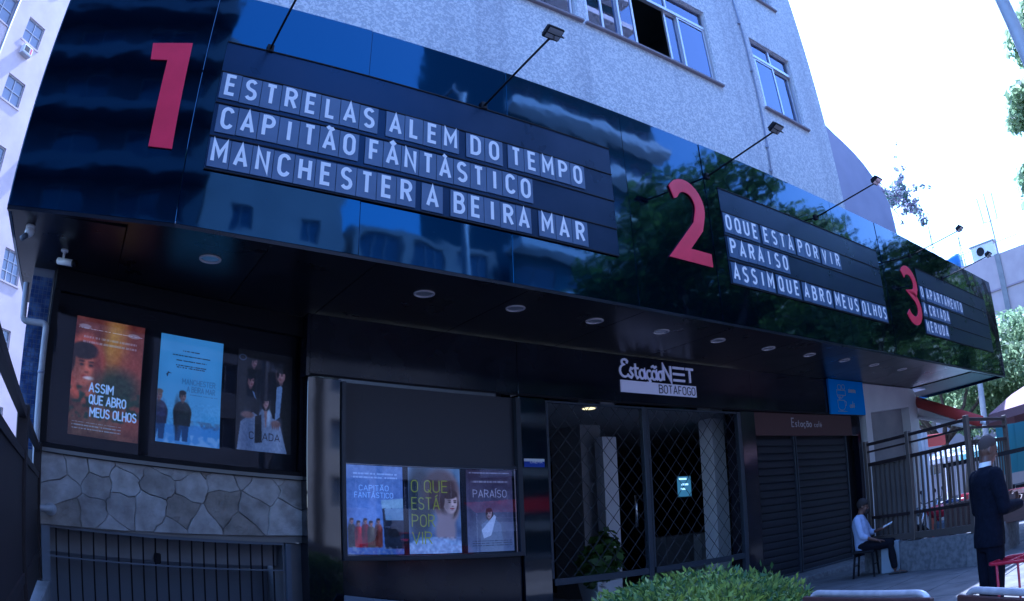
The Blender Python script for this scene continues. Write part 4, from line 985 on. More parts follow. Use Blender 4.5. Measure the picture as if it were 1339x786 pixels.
# ------------------------------------------------------------------ right hand fence
def fence_run(a, b, label, bars, posts=(True, True), solid=False, ztop=2.17):
    a, b = Vector((*a, 0)), Vector((*b, 0)); L_ = (b-a).length; rz = math.atan2(b.y-a.y, b.x-a.x)
    t = thing('bar_fence', label, 'fence', a, rz)
    for z, nm, h_ in ((ztop, 'top_rail', .05), (1.83, 'upper_rail', .06), (.93, 'lower_rail', .05), (.56, 'bottom_rail', .11)):
        MB().box(.04, L_-.04, -.025, .025, z-h_/2, z+h_/2, .004).build(nm, M['brown'] if nm != 'bottom_rail' else M['bronze'], t)
    if posts[0]: MB().box(-.04, .04, -.04, .04, .45, ztop+.06, .005).build('post', M['bronze'], t)
    if posts[1]: MB().box(L_-.04, L_+.04, -.04, .04, .45, ztop+.06, .005).build('post', M['bronze'], t)
    n = bars; me = MB().box(-.014, .014, -.014, .014, .60, 1.81).build('bar', M['bronze'], t, loc=(.04+(L_-.08)/(n+1), 0, 0))
    for i in range(1, n): o = me.copy(); COL.objects.link(o); o.location.x = .04+(L_-.08)*(i+1)/(n+1)
    if ztop > 2: MB().box(.04, L_-.04, -.02, .02, 2.03, 2.06).build('thin_rail', M['brown'], t)
    if solid: MB().box(.045, L_-.045, .055, .07, .52, 1.80).build('back_sheet', M['dimwall'], t)
    return t
M['dimwall'] = mat('dull grey brown sheet', (.12,.105,.10), .8, col2=(.09,.08,.08), nscale=2)
FP = [(11.10, 6.12), (10.80, 5.14), (10.46, 3.92), (12.35, 3.86)]
fence_run(FP[0], FP[1], 'short bronze fence panel against the grey wall, just behind the sitting man', 7, solid=True)
fence_run(FP[1], FP[2], 'bronze bar fence panel looking through to the plaza, left of the suited man', 10, (False, True))
fence_run(FP[2], FP[3], 'bronze fence panel turning away behind the suited man', 12, (False, True))
gw = MB()
def wallrun(m_, a, b, w_, z0, z1):
    a, b = Vector((*a, 0)), Vector((*b, 0)); d = (b-a).normalized(); s_ = Vector((-d.y, d.x, 0))*w_/2; v = []
    for z in (z0, z1): v += [(*(a-s_-d*w_/2).xy, z), (*(b-s_+d*w_/2).xy, z), (*(b+s_+d*w_/2).xy, z), (*(a+s_-d*w_/2).xy, z)]
    return m_.add(v, [(0,3,2,1),(4,5,6,7),(0,1,5,4),(1,2,6,5),(2,3,7,6),(3,0,4,7)])
gwt = thing('granite_plinth', 'low grey granite plinth wall carrying the bronze bar fence', 'wall')
for a, b in zip(FP[:-1], FP[1:]):
    wallrun(MB(), a, b, .2, -.02, .48+.003*len(a)).build('plinth_block', M['granite'], gwt)
bx = MB().box(-.19, .19, -.16, .16, 0, .52, .012).build('utility_box', mat('pale grey box', (.26,.3,.36), .6), loc=(10.88, 5.62, .0), rz=.3); tag(bx, 'pale grey box standing on the pavement behind the sitting man\'s legs', 'box')
# gate clutter seen through the bars: white and red striped post
gq = onD(1212, 640, 14.0)
sp = thing('striped_post', 'white post with an orange red foot seen through the fence bars', 'post', (gq.x, gq.y, 0))
MB().box(-.16, -.03, -.04, .04, .45, 2.35).build('white_strip', M['whitepaint'], sp); MB().box(.02, .15, -.04, .04, .9, 2.3).build('white_strip', M['whitepaint'], sp)
MB().box(-.0, .20, -.05, .05, -.01, .88).build('red_strip', mat('orange red paint', (.7,.10,.05), .5), sp)

# ================================================================== PLANTS
def leaves(name, centres, radii, n, size, m, parent=None, flat=.7, aspect=1.8, seed=1, shell=.55, up=.3):
    """n leaf quads spread through ellipsoidal clumps, denser towards the outside"""
    r = np.random.RandomState(seed); C = np.array(centres, float); R = np.array(radii, float)
    if R.ndim == 1: R = np.repeat(R[:, None], 3, 1)
    wgt = (R[:, 0]*R[:, 1]*R[:, 2])**.67; wgt /= wgt.sum(); k = r.choice(len(C), n, p=wgt)
    d = r.normal(size=(n, 3)); d /= np.linalg.norm(d, axis=1)[:, None]; q = shell+(1-shell)*r.rand(n)**.6; q *= r.uniform(.85, 1.12, n)
    p = C[k]+d*R[k]*q[:, None]
    nrm = d*.6+r.normal(size=(n, 3))*.55+np.array([0, 0, up]); nrm /= np.linalg.norm(nrm, axis=1)[:, None]
    t = np.cross(nrm, r.normal(size=(n, 3))); t /= np.linalg.norm(t, axis=1)[:, None]; b = np.cross(nrm, t)
    s_ = size*r.uniform(.6, 1.35, n)[:, None]
    a_ = t*s_*aspect/2; b_ = b*s_/2; bend_ = nrm*s_*.15
    V = np.stack([p-a_, p-b_+bend_, p+a_, p+b_+bend_], 1).reshape(-1, 3)
    me = bpy.data.meshes.new(name); me.vertices.add(4*n); me.vertices.foreach_set('co', V.ravel().astype(np.float32))
    me.loops.add(4*n); me.loops.foreach_set('vertex_index', np.arange(4*n, dtype=np.int32)); me.polygons.add(n)
    me.polygons.foreach_set('loop_start', np.arange(0, 4*n, 4, dtype=np.int32)); me.polygons.foreach_set('loop_total', np.full(n, 4, np.int32))
    me.materials.append(m); me.update(calc_edges=True); o = link(name, me, parent); return o
def tree(name, label, loc, h, spread, n, leafsize, m, seed, trunk_h=None, group=None, cat='tree', tr=.22, shell=.35):
    r = random.Random(seed); t = thing(name, label, cat, loc, 0, group); th = trunk_h or h*.35
    mb = MB(); lean = (r.uniform(-.3,.3), r.uniform(-.3,.3)); top = Vector((lean[0], lean[1], th))
    mb.tube([(0,0,-.2),(lean[0]*.3,lean[1]*.3,th*.4),top], [tr*1.3, tr, tr*.8], 10); mb.build('trunk', M['bark'], t, True)
    cs, rs_ = [], []; nl = 7
    for i in range(nl):
        a = 2*PI*i/nl+r.uniform(-.4,.4); rr = spread*r.uniform(.45,.85); z = h*r.uniform(.62,.92)
        e = Vector((lean[0]+rr*math.cos(a), lean[1]+rr*math.sin(a), z)); mid = (top+e)/2+Vector((0,0,-.06*h))+Vector((r.uniform(-.3,.3), r.uniform(-.3,.3), 0))
        MB().tube([top-Vector((0,0,.1)), mid, e], [tr*.6, tr*.35, tr*.12], 7).build('limb', M['bark'], t, True)
        for j in range(4):
            c = e+Vector((r.uniform(-1,1), r.uniform(-1,1), r.uniform(-.8,.7)))*spread*.34; cs.append(c); q = spread*r.uniform(.16,.34); rs_.append((q*1.25, q*1.25, q*.75))
    for j in range(5): c = Vector((r.uniform(-.4,.4)*spread, r.uniform(-.4,.4)*spread, h*r.uniform(.85,1.))); cs.append(c); q = spread*r.uniform(.2,.34); rs_.append((q*1.3,q*1.3,q*.7))
    leaves('crown', cs, rs_, n, leafsize, m, t, seed=seed, shell=shell); return t
def tree_copy(src, label, loc, rz, s=1., group=None):
    o = copy_tree(src); o.location = loc; o.rotation_euler.z = rz; o.scale = (s, s, s); o['label'] = label
    if group: o['group'] = group
    return o
leaves('foliage', [(.1,0,.75),(0,.12,.62),(-.15,-.1,.55),(.2,.1,.95)], [.30,.28,.24,.22], 700, .10, M['leaf'], pot, seed=3, shell=.2)

# clipped hedge in the foreground
hc = Vector((3.50, 3.22, 0))
hed = thing('clipped_hedge', 'rounded clipped green hedge in the foreground before the entrance', 'hedge', hc, math.radians(42))
hr = np.random.RandomState(5); N = 26000
# points on a rounded box shell
def hedge_points(n, lx, ly, lz, rnd):
    out_ = []
    while len(out_) < n:
        p = hr.uniform(-1, 1, (n, 3)); q = np.abs(p)**rnd; s_ = (q.sum(1))**(1/rnd); p = p/s_[:, None]; out_.append(p)
        if sum(len(o) for o in out_) >= n: break
    p = np.concatenate(out_)[:n]; k = 1-.22*hr.rand(n)**1.5+.10*(hr.rand(n) > .965)*hr.rand(n)
    return p*np.array([lx, ly, lz])*k[:, None]
pts_ = hedge_points(N, .97, .78, .535, 2.6); pts_ = pts_[pts_[:, 2] > -.45]
gap_ = np.sin(pts_[:, 0]*13+2*np.sin(pts_[:, 1]*9))+np.sin(pts_[:, 1]*15+pts_[:, 2]*12)+np.sin(pts_[:, 0]*5-pts_[:, 2]*17)
pts_ = pts_[(gap_ < 1.1) | (hr.rand(len(pts_)) < .35)]; n = len(pts_)
bump_ = 1+.05*np.sin(pts_[:, 0]*7)*np.cos(pts_[:, 1]*6)+.03*np.sin(pts_[:, 0]*17+pts_[:, 1]*11)
pts_ *= bump_[:, None]
nn = pts_/np.array([1.02, .8, .6]); nn /= np.linalg.norm(nn, axis=1)[:, None]
tt = nn*.55+hr.normal(size=(n, 3))*.6+np.array([0, 0, .25]); tt /= np.linalg.norm(tt, axis=1)[:, None]        # leaves point outwards
bb = np.cross(tt, hr.normal(size=(n, 3))); bb /= np.linalg.norm(bb, axis=1)[:, None]
ss_ = .043*hr.uniform(.6, 1.4, n)[:, None]
V = np.stack([pts_, pts_+tt*ss_*.5-bb*ss_*.22, pts_+tt*ss_*1.15, pts_+tt*ss_*.5+bb*ss_*.22], 1).reshape(-1, 3)+np.array([0, 0, .40])
me = bpy.data.meshes.new('foliage'); me.from_pydata(V.tolist(), [], [(4*i, 4*i+1, 4*i+2, 4*i+3) for i in range(n)]); me.materials.append(M['hedge'])
link('foliage', me, hed)
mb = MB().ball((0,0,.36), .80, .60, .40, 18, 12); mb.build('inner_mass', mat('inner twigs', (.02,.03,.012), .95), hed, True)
for k in range(7):
    a = k*.9; MB().tube([(.25*math.cos(a),.2*math.sin(a),-.02),(.5*math.cos(a),.4*math.sin(a),.3)], .018, 6).build('stem', M['bark'], hed, True)

# trees: opposite the cinema (mirrored in its fascia), street side and far plaza
G1 = 'street trees opposite the cinema'
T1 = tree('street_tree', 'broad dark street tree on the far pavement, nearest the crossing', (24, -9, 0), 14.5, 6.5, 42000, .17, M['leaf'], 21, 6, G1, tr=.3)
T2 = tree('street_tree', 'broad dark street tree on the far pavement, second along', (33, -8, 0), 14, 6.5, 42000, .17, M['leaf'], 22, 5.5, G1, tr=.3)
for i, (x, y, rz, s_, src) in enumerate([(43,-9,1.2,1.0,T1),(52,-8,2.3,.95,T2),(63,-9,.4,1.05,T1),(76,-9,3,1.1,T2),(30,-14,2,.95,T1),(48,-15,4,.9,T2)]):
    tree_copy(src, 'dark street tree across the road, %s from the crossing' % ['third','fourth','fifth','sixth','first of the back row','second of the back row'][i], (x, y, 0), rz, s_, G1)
G2 = 'plaza trees beyond the marquee'
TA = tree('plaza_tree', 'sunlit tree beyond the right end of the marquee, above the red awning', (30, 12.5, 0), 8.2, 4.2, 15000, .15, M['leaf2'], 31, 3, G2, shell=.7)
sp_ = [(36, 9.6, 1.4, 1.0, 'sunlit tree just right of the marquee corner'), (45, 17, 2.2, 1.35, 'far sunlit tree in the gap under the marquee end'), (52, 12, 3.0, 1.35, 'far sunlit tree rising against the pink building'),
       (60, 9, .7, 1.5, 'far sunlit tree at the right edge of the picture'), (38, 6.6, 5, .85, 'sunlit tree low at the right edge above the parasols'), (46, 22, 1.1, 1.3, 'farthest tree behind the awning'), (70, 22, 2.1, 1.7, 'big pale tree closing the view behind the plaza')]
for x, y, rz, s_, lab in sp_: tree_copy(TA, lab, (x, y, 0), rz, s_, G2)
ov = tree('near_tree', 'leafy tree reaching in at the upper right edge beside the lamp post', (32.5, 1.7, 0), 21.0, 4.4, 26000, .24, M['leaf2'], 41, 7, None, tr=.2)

# bougainvillea above the lilac wall
bg_ = thing('bougainvillea', 'sprawling bougainvillea with thin bare shoots above the lilac wall', 'plant')
def BP(px, py): return onY(px, py, 8.0)
brs = [[(1166,272),(1172,240),(1171,205),(1173,176)], [(1168,268),(1180,240),(1178,215),(1174,190)], [(1166,270),(1185,245),(1200,236),(1212,232)], [(1168,275),(1190,262),(1205,270),(1209,288)],
       [(1165,262),(1150,244),(1145,236),(1150,228)], [(1168,262),(1190,248),(1208,243),(1217,245)], [(1170,275),(1180,280),(1178,292)]]
for b_ in brs:
    q = [BP(*p) for p in b_]; q = [p+Vector((0, (i*.13) % .3, 0)) for i, p in enumerate(q)]
    MB().tube(q, [.016,.012,.008,.004][:len(q)], 5).build('shoot', M['bark'], bg_, True)
cs, rr = [], []
for px_, py_, r_ in [(1160,262,.30),(1168,256,.34),(1176,252,.36),(1184,262,.34),(1152,250,.22),(1146,240,.14),(1192,270,.26),(1200,276,.20),(1207,286,.22),(1208,292,.16),(1176,240,.22),(1172,222,.10),(1171,205,.07),(1180,220,.09),(1178,232,.14),(1196,246,.14),(1206,243,.10),(1215,245,.09),(1172,188,.05),(1183,278,.14),(1179,290,.09),(1197,262,.12)]:
    c = BP(px_, py_); cs.append(c); rr.append(r_)
leaves('leaf_cluster', cs, rr, 1300, .075, M['bract'], bg_, seed=8, shell=.15)

# ================================================================== OTHER BUILDINGS
M['pink'] = mat('pale pinkish render', (.47,.39,.40), .9, col2=(.40,.33,.345), nscale=.8)
M['winframe'] = mat('old window frame', (.35,.35,.38), .6)
M['winglass'] = mat('dark window glass', (.03,.035,.05), .08, .5)
M['winglass2'] = mat('grey window glass', (.16,.17,.22), .15, .5)
def facade_building(name, label, origin, rz, width, depth, height, wallm, wins_, cat='building', group=None, frame=None, glassm=None, reveal=.12, sill=True):
    """box with window openings cut in its front (local y=0 facing -y). wins_: (x0,x1,z0,z1,nx,nz)"""
    t = thing(name, label, cat, origin, rz, group)
    xs = sorted({0, width} | {w_[0] for w_ in wins_} | {w_[1] for w_ in wins_}); zs = sorted({-.5, height} | {w_[2] for w_ in wins_} | {w_[3] for w_ in wins_})
    m_ = MB()
    for i in range(len(xs)-1):
        j = 0
        while j < len(zs)-1:
            cx = (xs[i]+xs[i+1])/2; k = j
            def hole(j): cz = (zs[j]+zs[j+1])/2; return any(w_[0] < cx < w_[1] and w_[2] < cz < w_[3] for w_ in wins_)
            if hole(j): j += 1; continue
            while k+1 < len(zs)-1 and not hole(k+1): k += 1
            m_.add([(xs[i],0,zs[j]),(xs[i+1],0,zs[j]),(xs[i+1],0,zs[k+1]),(xs[i],0,zs[k+1])], [(0,1,2,3)]); j = k+1
    for x0, x1, z0, z1, nx, nz in wins_:
        m_.add([(x0,0,z0),(x1,0,z0),(x1,0,z1),(x0,0,z1),(x0,reveal+.04,z0),(x1,reveal+.04,z0),(x1,reveal+.04,z1),(x0,reveal+.04,z1)], [(0,4,5,1),(1,5,6,2),(2,6,7,3),(3,7,4,0)])
    m_.add([(0,0,-.5),(width,0,-.5),(width,depth,-.5),(0,depth,-.5),(0,0,height),(width,0,height),(width,depth,height),(0,depth,height)], [(0,4,7,3),(1,2,6,5),(3,7,6,2),(4,5,6,7)])
    m_.build('wall', wallm, t)
    cache = {}
    for x0, x1, z0, z1, nx, nz in wins_:
        key = (round(x1-x0, 3), round(z1-z0, 3), nx, nz)
        if key not in cache:
            w_, h_ = x1-x0, z1-z0; f = .05
            fr_ = MB().box(0, w_, reveal-.03, reveal+.02, 0, f).box(0, w_, reveal-.03, reveal+.02, h_-f, h_).box(0, f, reveal-.029, reveal+.019, f, h_-f).box(w_-f, w_, reveal-.029, reveal+.019, f, h_-f)
            for k in range(1, nx): fr_.box(w_*k/nx-.022, w_*k/nx+.022, reveal-.028, reveal+.018, f, h_-f)
            for k in range(1, nz): fr_.box(f, w_-f, reveal-.022, reveal+.012, h_*k/nz-.02, h_*k/nz+.02)
            o = fr_.build('window', frame or M['winframe'], t); g = MB().box(f, w_-f, reveal+.022, reveal+.03, f, h_-f).build('pane', glassm or M['winglass'], o)
            s2 = MB().box(-.06, w_+.06, -.05, .0, -.08, -.003).build('sill', wallm, o) if sill else None
            cache[key] = (o.data, g.data, s2.data if s2 else None); o.location = (x0, 0, z0)
        else:
            md, gd, sd2 = cache[key]; o = link('window', md, t, (x0, 0, z0)); link('pane', gd, o)
            if sd2: link('sill', sd2, o)
    return t
# left neighbour, its facade running away at 45 degrees
LO = Vector((-18.0, 18.2, 0)); LR = math.radians(45)
def onLB(px, py):
    d = ray(px, py); n = Vector((-math.sin(LR), math.cos(LR), 0)); k = (LO-EYE).dot(n)/d.dot(n); p = EYE+d*k
    return ((p.x-LO.x)*math.cos(LR)+(p.y-LO.y)*math.sin(LR), p.z)
lbw = [(16.0, 17.25, z, z+1.32, 2, 2) for z in (4.7, 8.05, 11.42, 14.8, 18.17, 21.45, 24.8, 28.2)]
lbw += [(18.6, 19.75, z, z+1.45, 3, 3) for z in (3.8, 7.1, 10.55, 13.9, 17.3, 20.7, 24.1)] + [(12.6, 14.9, z, z+1.5, 3, 2) for z in (4.7, 8.05, 11.42, 14.8, 18.17, 21.45, 24.8, 28.2)]
nb = facade_building('neighbour_building', 'tall pale pinkish neighbouring building at the left edge with small windows', LO, LR, 34, 12, 36, M['pink'], lbw, glassm=M['winglass2'])
def wall_ac(x, z):
    t = MB().box(x, x+.62, -.32, .05, z, z+.40, .01).build('air_conditioner', M['whitepaint'], nb)
    MB().box(x+.05, x+.40, -.327, -.321, z+.05, z+.35).build('grille', M['matte'], t); MB().box(x+.45, x+.58, -.327, -.321, z+.05, z+.35).build('grille', M['redpaint'], t)
    MB().box(x, x+.62, -.3, .0, z-.06, z-.01).build('bracket', M['winframe'], t)
wall_ac(16.15, 20.72); wall_ac(18.7, 16.4)
MB().tube([(14.95,-.05,0),(14.95,-.05,35)], .05, 8).build('drain_pipe', M['pipe'], nb, True)

# buildings across the street (they show mirrored in the fascia)
def row_windows(x0, x1, n, z0, dz, nf, w_, h_, nx=2, nz=1):
    return [(x0+(x1-x0)*(i+.5)/n-w_/2, x0+(x1-x0)*(i+.5)/n+w_/2, z0+dz*k, z0+dz*k+h_, nx, nz) for i in range(n) for k in range(nf)]
M['cream'] = mat('cream render', (.34,.32,.31), .9, col2=(.26,.25,.25), nscale=.3)
M['dark_render'] = mat('dark blue grey cladding', (.035,.05,.08), .6)
M['teal'] = mat('teal glazed cladding', (.03,.085,.12), .4)
M['slabwhite'] = mat('white balcony slab', (.68,.68,.70), .7)
M['sun_glass'] = mat('window glass bluish', (.05,.07,.12), .1, .6)
S_ = [('cream building with a sloping roof across the street', 4.5, 12.2, 19, 'cream', row_windows(0, 7.7, 2, 9, 3.2, 3, 1.2, 1.3), None),
      ('cream building with wide ribbon windows across the street', 12.8, 21.5, 17, 'cream', row_windows(0, 8.7, 3, 2.5, 3.1, 5, 2.2, 1.7, 3, 1), None),
      ('tall dark teal tower with white balcony bands across the street', 22.5, 36, 46, 'teal', row_windows(0, 13.5, 4, 2, 3.2, 13, 2.4, 1.6, 2, 1), 'band'),
      ('dark tower with balconies across the street, farthest left', -34, 4.4, 40, 'dark_render', row_windows(0, 38, 9, 2, 3.3, 11, 2.6, 1.8, 2, 1), 'band2'),
      ('low cream block behind the street trees', 37, 62, 10, 'cream', row_windows(0, 25, 8, 1.5, 3.1, 3, 1.6, 1.5), None),
      ('long pale block at the far end across the street', 63, 110, 13, 'pink', row_windows(0, 47, 12, 1.5, 3.1, 3, 1.8, 1.5), None)]
for lab, x0, x1, h, mm, ww, extra in S_:
    b_ = facade_building('opposite_building', lab, (x1, -22, 0), PI, x1-x0, 12, h, M[mm], ww, glassm=M['sun_glass'], sill=False)
    if extra == 'band':
        for k in range(14): MB().box(-.2, x1-x0+.2, -1.3, 0, 1.2+3.2*k, 1.75+3.2*k).build('balcony_slab', M['slabwhite'], b_)
    if extra == 'band2':
        for k in range(12): MB().box(0, x1-x0, -1.5, 0, .9+3.3*k, 1.2+3.3*k).box(0, x1-x0, -1.5, -1.4, 1.2+3.3*k, 1.6+3.3*k).build('balcony', M['dark_render'], b_)
# tall narrow stair tower on the first block, sloping top
MB().prism([(3.6,18.9),(7.7,18.9),(7.7,27),(6.2,26.2),(3.6,19.8)], .3, 8).build('roof_tower', M['cream'], bpy.data.objects['opposite_building'])

# pink block beyond the plaza on the right
pbw = row_windows(0, 58, 14, 2.0, 3.15, 4, 1.5, 1.4)
PB = facade_building('plaza_building', 'big pale pinkish block with string courses behind the marquee end, antennas on its roof', (58, 44, 0), -PI/2, 70, 14, 18.3, M['pink'], [q for q in pbw if not (20 < q[0] < 34)])
for z in (9.2, 12.2, 15.4): MB().box(-.02, 70.02, -.10, .0, z, z+.14).build('string_course', mat('dull band', (.30,.24,.28), .8), PB)
MB().box(27.6, 28.1, -.12, .0, .0, 18.3).build('pilaster', M['greywall'], PB)
MB().box(31, 70, .5, 10, 18.3, 19.6).build('roof_block', M['pink'], PB)
MB().box(10, 22, .5, 10, 18.3, 19.3).build('roof_block', M['pink'], PB)
def onPB(px, py, X=58.6):
    d = ray(px, py); return EYE+d*(X/d.x)
q = onPB(1286, 325); rc = thing('rooftop_unit', 'boxy ventilation unit with a round fan on the pink block roof', 'ventilation unit', (q.x, q.y, 18.3)); rc.scale = (.75, .75, .75)
MB().box(-.6, .6, -1.5, 1.5, .02, 1.7, .04).build('casing', M['whitepaint'], rc); MB().tube([(-.61,.3,.95),(-.7,.3,.95)], .5, 18).build('fan', M['matte'], rc); MB().box(-.7,.7,-1.7,1.7,1.7,1.85).build('cap', M['winframe'], rc)
q = onPB(1298, 300); an = thing('antenna_mast', 'forked antenna mast standing on the pink block roof', 'antenna', (q.x, q.y, 18.3))
MB().tube([(0,0,0),(0,0,4.4)], .08, 6).build('mast', M['winframe'], an)
for k, (dy, z_) in enumerate([(-.7,3.0),(.0,3.2),(.7,3.0)]):
    MB().tube([(0,dy,z_),(0,dy*1.1,z_+2.3)], .075, 6).build('aerial', M['whitepaint'], an); MB().tube([(0,0,z_),(0,dy,z_+.1)], .04, 5).build('strut', M['winframe'], an)
for px_, py_, h_, lab in [(1224, 322, 5.0, 'thin lattice aerial on the roof left of the blue tank'), (1262, 330, 3.2, 'short lattice aerial on the roof right of the blue tank')]:
    q = onPB(px_, py_+20); a2 = thing('roof_aerial', lab, 'antenna', (q.x, q.y, 18.0))
    MB().tube([(0,-.15,0),(0,0,h_)], .04, 5).tube([(0,.2,0),(0,0,h_)], .04, 5).build('mast', M['winframe'], a2)
    for k in range(4): MB().tube([(0,-.8,.9+k*h_*.2),(0,.8,1.1+k*h_*.2)], .03, 5).build('rung', M['winframe'], a2)
q = onPB(1240, 336); wt = MB().tube([(0,-1.1,.9),(0,1.1,.9)], .85, 18).build('water_tank', mat('blue tank', (.05,.16,.45), .4), None, True, (q.x, q.y, 17.9)); tag(wt, 'blue cylindrical water tank on the roof behind the fascia top edge', 'water tank')
rl = thing('roof_railing', 'thin railing along the pink block roof edge between aerials', 'railing', (58.4, 0, 18.3))
for k in range(9): MB().tube([(0, 14+k*1.1, 0), (0, 14+k*1.1, 1.1)], .03, 5).build('baluster', M['winframe'], rl)
MB().tube([(0,14,1.1),(0,23,1.1)], .035, 5).build('handrail', M['winframe'], rl)
# green hillside and a pale block closing the view on the right
hb = facade_building('distant_building', 'distant pale block glimpsed under the right end of the canopy', (95, 60, 0), -PI/2, 40, 10, 12, M['cream'], row_windows(0, 40, 10, 1.5, 3, 3, 1.5, 1.3))

# ------------------------------------------------------------------ lamp posts
q = onD(1324, 30, 6.2); lp = thing('lamp_post', 'thick pale grey street lamp post at the top right corner', 'lamp post', (q.x, q.y, 0))
MB().tube([(0,0,0),(0,0,9.5)], [.085,.07], 18).build('pole', M['pipe'], lp, True)
MB().tube([(0,0,9.4),(0,-.4,9.9),(0,-1.6,10.1)], .04, 8).build('arm', M['pipe'], lp, True); MB().box(-.12,.12,-2.2,-1.6,10.02,10.18,.03).build('lamp_head', M['greybar'], lp)
MB().tube([(0,0,0),(0,0,.4)], .12, 18).build('base', M['greybar'], lp, True)
q = onD(1285, 530, 30); lp = thing('lamp_post', 'distant slim grey lamp post in front of the sunlit trees under the canopy end', 'lamp post', (q.x, q.y, 0))
MB().tube([(0,0,0),(0,0,7.2)], [.16,.12], 10).build('pole', M['pipe'], lp, True); MB().box(-.2,.2,-.9,.1,7.2,7.35).build('lamp_head', M['greybar'], lp)

# ------------------------------------------------------------------ plaza furniture
aw = thing('red_awning', 'rolled red awning with a white folding arm beyond the white building', 'awning')
M['awnred'] = mat('red awning cloth', (.42,.05,.045), .7)
a, b = onD(1193, 524, 18.4), onD(1282, 551, 16.6)
MB().tube([a, b], .13, 12).build('roll', M['awnred'], aw, True)
a2, b2 = onD(1198, 545, 18.2), onD(1262, 557, 16.8); MB().tube([a2, b2], .045, 8).build('arm', M['whitepaint'], aw, True)
b3 = onD(1296, 556, 16.6); MB().tube([b, b3], .05, 8).build('arm_end', M['whitepaint'], aw, True)
c_ = MB(); c_.add([a-Vector((0,0,.1)), b-Vector((0,0,.1)), b2, a2], [(0,1,2,3)]); c_.build('valance', M['white'], aw)
q = onD(1219, 572, 22); rp = MB().box(-.5,.5,-.05,.05,2.4,2.75,.02).build('red_canopy', M['awnred'], None, False, (q.x, q.y, 0), -.5); rp['x'] = 0
del rp['x']
tag(rp, 'red stall panel seen through the top of the bar fence', 'stall')
for s2 in (-.45, .45): MB().tube([(s2,0,0),(s2,0,2.35)], .04, 6).build('leg', M['whitepaint'], rp)
def parasol(label, loc, r_, h_, m_, drop=.45):
    t = thing('parasol', label, 'parasol', loc)
    MB().tube([(0,0,0),(0,0,h_)], .03, 8).build('pole', M['whitepaint'], t, True)
    cn = MB(); n = 8; v = [(0,0,h_)]; f = []
    for rr_, z in ((.55, h_-drop*.45), (1., h_-drop)):
        v += [(r_*rr_*math.cos(2*PI*k/n), r_*rr_*math.sin(2*PI*k/n), z) for k in range(n)]
    for k in range(n): f += [(0,1+k,1+(k+1) % n), (1+k,1+n+k,1+n+(k+1) % n,1+(k+1) % n)]
    v += [(x*1.0, y*1.0, z-.16) for x, y, z in v[1+n:1+2*n]]
    for k in range(n): f.append((1+n+k, 1+2*n+k, 1+2*n+(k+1) % n, 1+n+(k+1) % n))
    cn.add(v, f).build('canopy', m_, t)
    MB().tube([(0,0,0),(0,0,.08)], .28, 16).build('base', M['granite'], t)
    return t
q = onD(1365, 548, 15); parasol('large dull pink parasol at the right edge of the picture', (q.x, q.y, 0), 1.35, 2.95, mat('dusty pink cloth', (.26,.15,.17), .8), .55)
q = onD(1306, 592, 21); parasol('small pale turquoise parasol over the cafe tables beyond the suited man', (q.x, q.y, 0), 1.3, 2.25, mat('turquoise cloth', (.30,.62,.62), .7), .3)
q = onD(1250, 600, 26); parasol('white parasol glimpsed between the fence bars', (q.x, q.y, 0), 1.6, 2.5, M['white'], .4)
cb = thing('cloth_banner', 'translucent teal sheet hanging below the pink parasol', 'banner'); q1, q2 = onD(1303, 560, 17.5), onD(1339, 562, 17.0)
mb = MB(); n = 14
for i in range(n):
    for zz0, zz1 in ((1.75, 2.35), (1.2, 1.75)):
        u0, u1 = i/n, (i+1)/n; a = q1.lerp(q2, u0)+Vector((0, .08*math.sin(i*1.3), 0)); b = q1.lerp(q2, u1)+Vector((0, .08*math.sin((i+1)*1.3), 0)); mb.add([(a.x,a.y,zz0),(b.x,b.y,zz0),(b.x,b.y,zz1),(a.x,a.y,zz1)], [(0,1,2,3)])
mb.build('cloth', mat('teal cloth', (.12,.34,.38), .8), cb)
q = onD(1330, 668, 12.5); plb = thing('planter_rail', 'dark brown planter box with a rail behind the suited man', 'planter', (q.x, q.y, 0), math.radians(-70))
MB().box(-1.3,1.3,-.2,.2,.45,.95,.01).build('box', M['wood'], plb); MB().box(-1.3,1.3,-.03,.03,1.55,1.62).build('rail', M['matte'], plb)
for k in (-1.2, -.4, .4, 1.2): MB().box(k-.025,k+.025,-.025,.025,.95,1.55).build('rail_post', M['matte'], plb); 
for k in (-1.2, 1.2): MB().box(k-.05,k+.05,-.15,.15,0,.45).build('foot', M['matte'], plb)
def cafe_table(label, loc):
    t = thing('cafe_table', label, 'table', loc); MB().tube([(0,0,.72),(0,0,.75)], .4, 18).build('tabletop', M['whitepaint'], t); MB().tube([(0,0,.02),(0,0,.72)], .03, 8).build('leg', M['matte'], t); MB().tube([(0,0,0),(0,0,.03)], .25, 14).build('base', M['matte'], t)
def cafe_chair(label, loc, rz, m_):
    t = thing('cafe_chair', label, 'chair', loc, rz, 'plaza cafe chairs'); MB().box(-.21,.21,-.21,.21,.42,.45,.008).build('seat', m_, t); MB().box(-.2,.2,.19,.22,.55,.85,.01).build('backrest', m_, t)
    for a, b in ((-1,-1),(1,-1),(-1,1),(1,1)): MB().tube([(a*.18,b*.18,.42),(a*.2,b*.2,0)], .014, 6).build('leg', M['matte'], t)
    for a in (-1, 1): MB().tube([(a*.18,.2,.45),(a*.18,.21,.56)], .012, 6).build('back_post', M['matte'], t)
